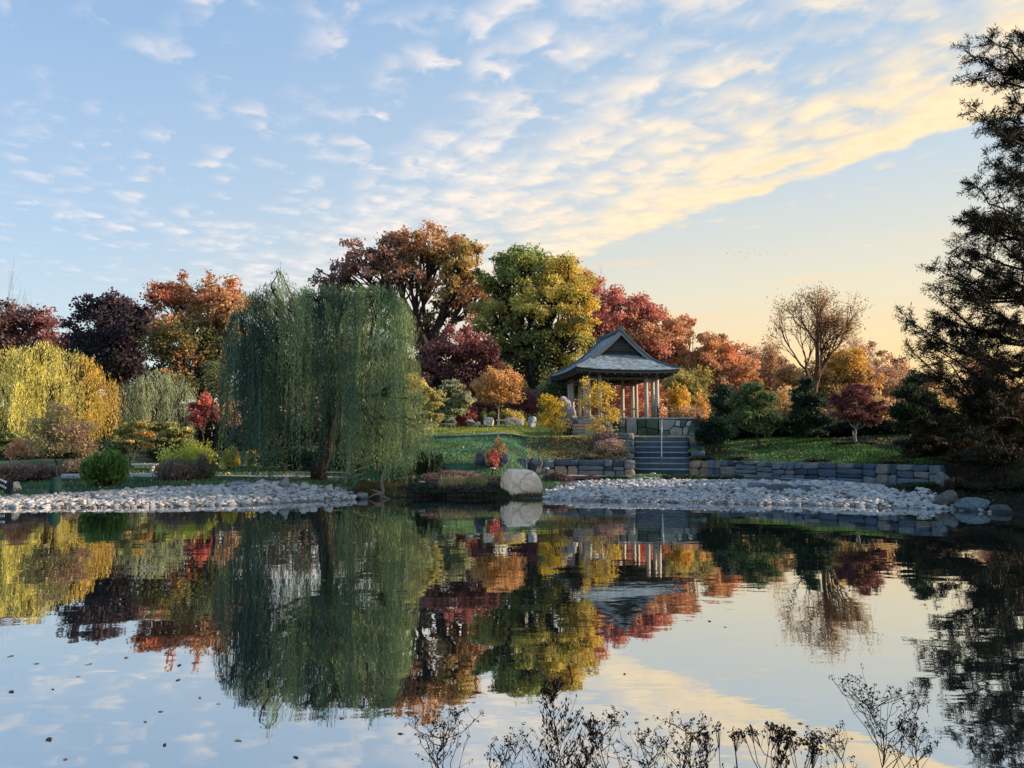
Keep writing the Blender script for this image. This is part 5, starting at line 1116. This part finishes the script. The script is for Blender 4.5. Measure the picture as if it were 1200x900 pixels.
def bag():
    x = at(66, 570, 29.6)[0]; y = 29.56; z = float(ground(x, y)) - .02; o = MB()
    prof = [(.19, 0), (.215, .05), (.22, .2), (.215, .42), (.20, .52), (.17, .61), (.12, .68), (.07, .72)]; n = 20; V = []
    for (rr, h) in prof:
        for k in range(n): a = k / n * 2 * math.pi; q = rr * (1 + .035 * math.sin(a * 5 + h * 6)); V.append((x + math.cos(a) * q, y + math.sin(a) * q * .9, z + h))
    i = np.arange(n); j = (i + 1) % n; o.add(V, np.concatenate([np.stack([a * n + i, a * n + j, (a + 1) * n + j, (a + 1) * n + i], 1) for a in range(len(prof) - 1)]), np.array(lin((40, 72, 62))))
    tag(o.build('watering_bag', M_DRY, smooth=True), 'dark green watering bag zipped round the young tree trunk', 'watering bag')
bag()
def path_light(label, px, py1, D, h=.36):
    p = at(px, py1, D); z = float(ground(p[0], D)); root = empty('path_light', (p[0], D, z), label, 'garden light')
    o = MB(); tube(o, [(p[0], D, z), (p[0], D, z + h)], .035, 8, np.array((.03, .03, .03))); o.build('stem', M_METAL, root, (p[0], D, z))
    o = MB(); tube(o, [(p[0], D, z + h - .03), (p[0], D, z + h + .01), (p[0], D, z + h + .04)], [.16, .15, .03], 12, np.array((.45, .46, .44))); o.build('shade', M_METAL, root, (p[0], D, z), True)
path_light('small capped garden light on the lawn left of the big boulder', 577, 553, 33.8)
path_light('capped garden light before the left wall right of the big boulder', 640, 556, 37.2, .5)
path_light('capped garden light standing before the foot of the steps', 765, 553, 39.2)
path_light('small capped garden light on the heather bank near the willow', 494, 571, 32.6, .28)
def stone_bench(label, px, py, D, w, h, c, name='stone_bench'):
    p = at(px, py, D); z = float(ground(p[0], D)); org = (p[0], D, z); root = empty(name, org, label, 'bench'); o = MB()
    box(o, (p[0], D, z + h), (w, .42, .09), np.array(lin(c)), .015); o.build('seat', M_STONE, root, org)
    for s in (-1, 1): o = MB(); box(o, (p[0] + s * w * .36, D, z + h / 2 - .02), (.12, .34, h - .05), np.array(lin(c)) * .8, .01); o.build('leg', M_STONE, root, org)
stone_bench('small white stone table beside the marker stone on the upper lawn', 589, 500, 48.6, .8, .42, (206, 206, 200), 'stone_table')
stone_bench('pale stone bench behind the evergreen shrub in the left garden', 166, 548, 39.4, 1.5, .4, (196, 196, 190))
def driftwood():
    B = at(444, 584, 31.2); B[2] = .0; root = empty('driftwood_stump', B, 'bleached driftwood stump with roots at the water edge under the willow', 'driftwood'); r = np.random.default_rng(9)
    c = np.array(lin((120, 106, 90))); o = MB(); tube(o, [at(447, 585, 31.2), at(449, 574, 31.3), at(447, 562, 31.3), at(450, 550, 31.4)], [.09, .07, .05, .02], 8, c); o.build('trunk', M_BARK, root, B, True)
    for (a, b) in (((448, 579), (434, 574)), ((447, 580), (430, 584)), ((447, 582), (458, 585))):
        o = MB(); tube(o, curve_pts(at(*a, 31.2), at(*b, 31.0 + r.uniform(-.2, .4)), r, 6, .12), np.linspace(.07, .02, 6), 6, c); o.build('root', M_BARK, root, B, True)
driftwood()

# ------------------------------------------------------------------ grass, fallen leaves
def scatter_region(r, n, x0, x1, y0, y1, ok):
    x = r.uniform(x0, x1, n); y = r.uniform(y0, y1, n); m = ok(x, y); return x[m], y[m]
def grass():
    r = np.random.default_rng(800); o = MB(); XS, YS_, CS = [], [], []
    dd = lambda x, y: y - shore(x); ee = lambda x, y: y - wally(x)
    def reg(n, x0, x1, y0, y1, ok, c):
        x, y = scatter_region(r, n, x0, x1, y0, y1, ok); XS.append(x); YS_.append(y); CS.append(np.array(lin(c)) * r.uniform(.6, 1.45, (len(x), 1)) * (1 + .3 * np.sin(x * 2.1 + np.sin(y * 1.7) * 2))[:, None] * np.where((np.sin(x * .9 + y * .6) + np.sin(y * 1.9 - x * .4) + r.normal(size=len(x)) * .4)[:, None] > .9, np.array([[1.5, 1.12, .8]]), 1.0))
    gl = lambda x: np.interp(x, [-20.5, -18, -14.2, -10.5, -8.4, -7.2, -6.3], [1.0, 2.0, 4.2, 5.7, 3.6, 1.8, .3])
    reg(26000, -24, -6, 27, 44, lambda x, y: (dd(x, y) > gl(x)) & ((y < 36.2) | (y > 38)), (84, 122, 84))
    reg(26000, -7, 2.2, 33.4, 43.6, lambda x, y: (dd(x, y) > 1.6) & (y < 43.5), (88, 136, 104))
    reg(14000, -7, 6, 44, 52, lambda x, y: y > 44, (136, 156, 66))
    reg(26000, 9.8, 17.5, 31, 48, lambda x, y: (ee(x, y) > .4), (66, 112, 56))
    reg(5000, 1.5, 6.2, 39.4, 43.6, lambda x, y: ee(x, y) > .4, (104, 104, 66))
    for k in range(3): reg(5000, -6.6, 1.2, 31.3, 33.6, lambda x, y: (dd(x, y) > .05), [(84, 96, 66), (128, 108, 82), (72, 88, 60)][k])
    reg(9000, 14.6, 20, 24, 31, lambda x, y: (dd(x, y) > .1), (48, 56, 38)); reg(7000, 16, 24, 29, 44, lambda x, y: y > 29, (44, 58, 36)); reg(4000, -20.5, -6.4, 26, 33, lambda x, y: (dd(x, y) > gl(x) - .25) & (dd(x, y) < gl(x) + .15), (80, 96, 60))
    x = np.concatenate(XS); y = np.concatenate(YS_); C = np.concatenate(CS); z = ground(x, y); n = len(x)
    h = r.uniform(.04, .13, n) * np.where(x > 14.6, 1.3, 1) * np.where((y < 33.5) & (x > -6.6) & (x < 1.3), 1.6, 1); w = r.uniform(.012, .03, n); th = r.uniform(0, 3.14, n); dx, dy = np.cos(th) * w, np.sin(th) * w; lx, ly = r.normal(size=n) * .03, r.normal(size=n) * .03
    V = np.stack([np.stack([x - dx, y - dy, z - .01], 1), np.stack([x + dx, y + dy, z - .01], 1), np.stack([x + lx, y + ly, z + h], 1)], 1).reshape(-1, 3)
    o.add(V, np.arange(n * 3).reshape(-1, 3), np.repeat(C, 3, 0)); tag(o.build('lawn_grass', M_LEAF), kind='stuff', label='short lawn grass blades', cat='grass')
    o = MB(); P, C = [], []
    def fl(n, x0, x1, y0, y1, cols, ok=lambda x, y: x > -999):
        x, y = scatter_region(r, n, x0, x1, y0, y1, ok); P.append(np.stack([x, y, ground(x, y) + .04], 1)); C.append(vary(r, cols[0], cols[1], len(x), .3))
    fl(3600, .8, 6.4, 39.3, 44, ((196, 176, 120), (150, 120, 70))); fl(900, 6.3, 11, 44, 47, ((190, 160, 90), (140, 100, 60))); fl(700, 9.8, 16.8, 33, 46, ((200, 180, 130), (150, 130, 60)), lambda x, y: ee(x, y) > .3)
    fl(900, -6, 2, 34, 50, ((190, 180, 120), (160, 120, 70))); fl(500, -18, -7, 27.5, 33, ((150, 110, 60), (120, 80, 50))); fl(500, 2, 15, 28.5, 34, ((150, 110, 60), (120, 80, 50))); fl(1500, 9.8, 20, 38, 50, ((190, 150, 80), (150, 90, 60))); fl(1600, -22, -6, 36, 50, ((190, 170, 90), (150, 110, 60))); fl(900, -22, -6, 29, 44, ((180, 160, 90), (130, 90, 60)), lambda x, y: dd(x, y) > gl(x)); fl(1600, 14.5, 20, 26, 33, ((110, 80, 56), (70, 54, 40))); fl(900, -6, 1, 32.3, 34, ((120, 80, 70), (150, 110, 90)))
    P = np.concatenate(P); leaf_quads(o, r, P, .075, np.concatenate(C), 1.3, flat=.7); tag(o.build('fallen_leaves', M_LEAF), kind='stuff', label='fallen autumn leaves on the lawn and slope', cat='leaves')
grass()
def floating():
    r = np.random.default_rng(820); ms = []
    for k in range(4):
        o = MB(); n = 8; a = np.linspace(0, 2 * math.pi, n, endpoint=False); rr = .045 * (1 + .35 * r.uniform(-1, 1, n)); V = np.stack([np.cos(a) * rr * 1.5, np.sin(a) * rr * .8, .001 + .004 * np.cos(2 * a) ** 2], 1); V = np.vstack([V, [0, 0, .001]])
        o.add(V, [[n, i, (i + 1) % n] for i in range(n)], np.array(lin([(80, 56, 34), (130, 96, 50), (60, 46, 34), (150, 130, 90)][k]))); me = o.mesh('floating_leaf'); me.materials.append(M_LEAF); ms.append(me)
    spots = [(14, 811), (106, 778), (92, 793), (103, 779), (210, 780), (227, 777), (209, 797), (234, 818), (189, 834), (170, 846), (193, 873), (13, 769), (58, 867), (77, 890), (347, 888), (279, 868), (42, 778), (148, 771), (62, 808), (256, 825), (663, 790), (716, 840), (758, 843), (690, 786), (640, 825), (850, 735), (918, 739), (980, 765), (831, 728), (938, 848), (732, 790), (560, 845), (470, 860), (400, 842), (120, 700), (250, 660), (330, 640), (300, 700), (215, 640), (415, 620), (480, 642), (190, 655), (60, 650), (360, 610), (520, 612), (640, 615), (700, 640), (820, 650), (890, 690), (1010, 700), (150, 620), (90, 615), (500, 690), (560, 720), (440, 700), (380, 680)]
    for k, (px, py) in enumerate(spots):
        D = CAMZ * F / (py - 520) * 1.0; p = at(px, py, 1.0); v = p - np.array([0, 0, CAMZ]); q = v * (-CAMZ / v[2])
        o = bpy.data.objects.new('floating_leaf', ms[k % 4]); o.location = (float(q[0]), float(q[1]), .003); o.rotation_euler = (0, 0, r.uniform(0, 6.28)); s = r.uniform(.28, .62) * (1 + max(0, q[1] - 8) * .02); o.scale = (s, s, s); link(o)
        tag(o, 'small dead leaf floating on the pond surface', 'leaf', 'dead leaves floating on the pond')
floating()
def birds():
    o = MB(); o.add([(-.35, 0, .12), (0, .08, 0), (0, -.12, 0), (.35, 0, .12), (0, .22, -.02), (0, -.02, -.07)], [[0, 2, 1], [1, 2, 3], [4, 1, 5], [1, 2, 5], [4, 5, 1]], np.array([.03, .03, .035])); me = o.mesh('bird'); me.materials.append(M_DRY); r = np.random.default_rng(3)
    for (px, py) in ((852, 297), (862, 300), (868, 295), (877, 297), (884, 294), (891, 299), (899, 296), (908, 298), (921, 299), (874, 301)):
        p = at(px, py, 150); b = bpy.data.objects.new('bird', me); b.location = tuple(float(v) for v in p); b.rotation_euler = (r.normal() * .2, r.normal() * .3, r.uniform(-1, 1)); b.scale = (.7, .7, .7); link(b); tag(b, 'tiny distant bird in a loose flock above the skyline', 'bird', 'flock of distant birds')
birds()

# ------------------------------------------------------------------ dried wildflowers on the near bank
def weed(label, px, top, spread, seed, D=3.9, kind='umbel', lean=0.0, dens=1.0, cat='dried plant'):
    """dried stem with fine seed heads; top/spread in photograph pixels"""
    dens *= 1.4
    r = np.random.default_rng(seed); T = at(px + lean, top, D); x0 = at(px, 900, D)[0] + r.normal() * .03; z0 = float(ground(x0, D)) - .02; B = np.array([x0, D, z0]); root = empty('dried_wildflower', B, label, cat)
    st = MB(); hd = MB(); cs = np.array((.020, .014, .011)); sc_ = D / F; W = spread * sc_ / 2; Hh = T[2] - z0
    V8 = np.array([[1, 0, 0], [-1, 0, 0], [0, 1, 0], [0, -1, 0], [0, 0, 1], [0, 0, -1]], float); F8 = np.array([[0, 2, 4], [2, 1, 4], [1, 3, 4], [3, 0, 4], [2, 0, 5], [1, 2, 5], [3, 1, 5], [0, 3, 5]])
    def seedhead(p, s, k=5):
        for q in range(k):
            c = p + r.normal(size=3) * s * .9; rot = norm(r.normal(size=(3, 3))); hd.add(c + (V8 * np.array([s * .75, s * .5, s * r.uniform(.6, 1.2)]) * r.uniform(.6, 1.1)) @ rot, F8, cs * r.uniform(.6, 2.2))
    main = curve_pts(B, T, r, 9, .015); tube(st, main, np.linspace(.0042, .0016, 9), 5, cs)
    if kind == 'umbel':
        nb = int(11 * dens)
        for k in range(nb):
            u = r.uniform(.42, .96); i = u * 8; a = main[int(i)] + (main[min(int(i) + 1, 8)] - main[int(i)]) * (i % 1); sgn = r.uniform(0, 6.28); L = W * r.uniform(.45, 1.0)
            e = a + np.array([math.cos(sgn) * L, math.sin(sgn) * L * .6, 0]); e[2] = min(T[2], a[2] + abs(L) * r.uniform(.7, 1.5) + (T[2] - a[2]) * .35); br = curve_pts(a, e, r, 5, .06, -.06); tube(st, br, np.linspace(.0024, .001, 5), 4, cs)
            for q in range(4):
                s0 = br[r.integers(2, 5)]; e2 = s0 + np.array([r.normal() * .03, r.normal() * .02, abs(r.normal()) * .035 + .012]); tube(st, [s0, (s0 + e2) / 2 + r.normal(size=3) * .003, e2], [.0012, .001, .0007], 3, cs); seedhead(e2, .0075, 6)
        seedhead(T, .008, 7)
    elif kind == 'panicle':
        for k in range(int(54 * dens)):
            u = r.uniform(.30, 1.0); i = min(u * 8, 7.99); a = main[int(i)] + (main[int(i) + 1] - main[int(i)]) * (i % 1); L = W * (1.12 - u) * 1.5 * r.uniform(.5, 1.1) + .01; sgn = r.uniform(0, 6.28)
            e = a + np.array([math.cos(sgn) * L, math.sin(sgn) * L * .6, L * r.uniform(.8, 1.6)]); e[2] = min(e[2], T[2]); br = curve_pts(a, e, r, 4, .06, -.03); tube(st, br, np.linspace(.0015, .0008, 4), 3, cs)
            for q in range(9):
                j = r.uniform(.6, 3.0); p = br[int(j)] + (br[min(int(j) + 1, 3)] - br[int(j)]) * (j % 1) + r.normal(size=3) * .004; ax = norm(np.array([r.normal() * .5, r.normal() * .5, 1.0])); s = r.uniform(.008, .014); sd = norm(np.cross(ax, r.normal(size=3))) * s * .38
                hd.add([p, p + ax * s + sd, p + ax * s * 2.0, p + ax * s - sd], [[0, 1, 2, 3]], cs * r.uniform(.6, 2.5))
    else:      # clustered buttons on forked stalks
        for k in range(int(7 * dens)):
            u = r.uniform(.45, .85); a = main[int(u * 8)]; L = W * r.uniform(.35, 1.0) * r.choice([-1, 1]); e = a + np.array([L, r.normal() * .04, 0]); e[2] = T[2] - abs(r.normal()) * .03 - abs(L) * .15; br = curve_pts(a, e, r, 5, .04, -.08); tube(st, br, np.linspace(.0026, .0014, 5), 4, cs)
            for q in range(7): e2 = e + np.array([r.normal() * .017, r.normal() * .012, r.uniform(-.012, .010)]); tube(st, [br[3], e2], [.001, .0008], 3, cs); seedhead(e2, .0095, 5)
        for q in range(6): e2 = T + np.array([r.normal() * .02, r.normal() * .012, -abs(r.normal()) * .008]); tube(st, [main[7], e2], [.001, .0008], 3, cs); seedhead(e2, .0095, 5)
        for q in range(int(8 * dens)): a = main[r.integers(3, 8)]; seedhead(a + np.array([r.normal() * .02, r.normal() * .02, 0]), .009, 3)
    st.build('stem', M_DRY, root, B); hd.build('seed_heads', M_DRY, root, B)['kind'] = 'stuff'
WD = [('leftmost dried umbel plant with a round airy top', 521, 848, 92, 'umbel', 3.9, 0, 1.5), ('thin low dried sprig right of the leftmost umbel plant', 572, 876, 40, 'umbel', 3.8, 6, .5), ('fine dried sprig left of the tall seedy spire', 601, 872, 36, 'umbel', 4.0, 4, .6), ('tall dense seedy spire standing above the other dried plants', 652, 800, 84, 'panicle', 3.9, 2, 1.9), ('shorter seedy spire at the right side of the tall one', 684, 846, 56, 'panicle', 3.8, 8, .9),
      ('dried umbel sprig right of the seedy spires', 716, 846, 52, 'umbel', 4.0, 0, .8), ('bushy dried plant with dark buttons at mid bank', 762, 868, 60, 'umbel', 3.8, 4, 1.2), ('dried branching plant with a peaked top left of the button plants', 796, 850, 66, 'umbel', 3.9, 6, 1.3), ('crowded low dried plant below the peaked one', 824, 862, 60, 'panicle', 3.8, 0, .8), ('single stalk with one dark clustered head', 852, 858, 22, 'button', 3.9, 8, .3),
      ('forked button plant with dark flat heads', 900, 850, 66, 'button', 3.9, 6, 1.2), ('dark button plant right of the forked one', 944, 860, 44, 'button', 3.8, 8, .9), ('leaning wispy dried plant with long stalk at the right', 1000, 862, 60, 'umbel', 4.0, -22, .8), ('tall loose dried plant with drooping sprays before the dark reflection', 1048, 812, 110, 'umbel', 4.0, -26, 1.7), ('low dried tangle at the right of the bank', 1078, 852, 60, 'umbel', 3.9, -8, 1.0), ('small seedy plant between the button plants', 920, 876, 40, 'panicle', 3.8, 0, .5)]
for k, (lb, px, tp, sp, kd, D, ln, dn) in enumerate(WD): weed(lb, px, tp, sp, 850 + k, D, kd, ln, dn)
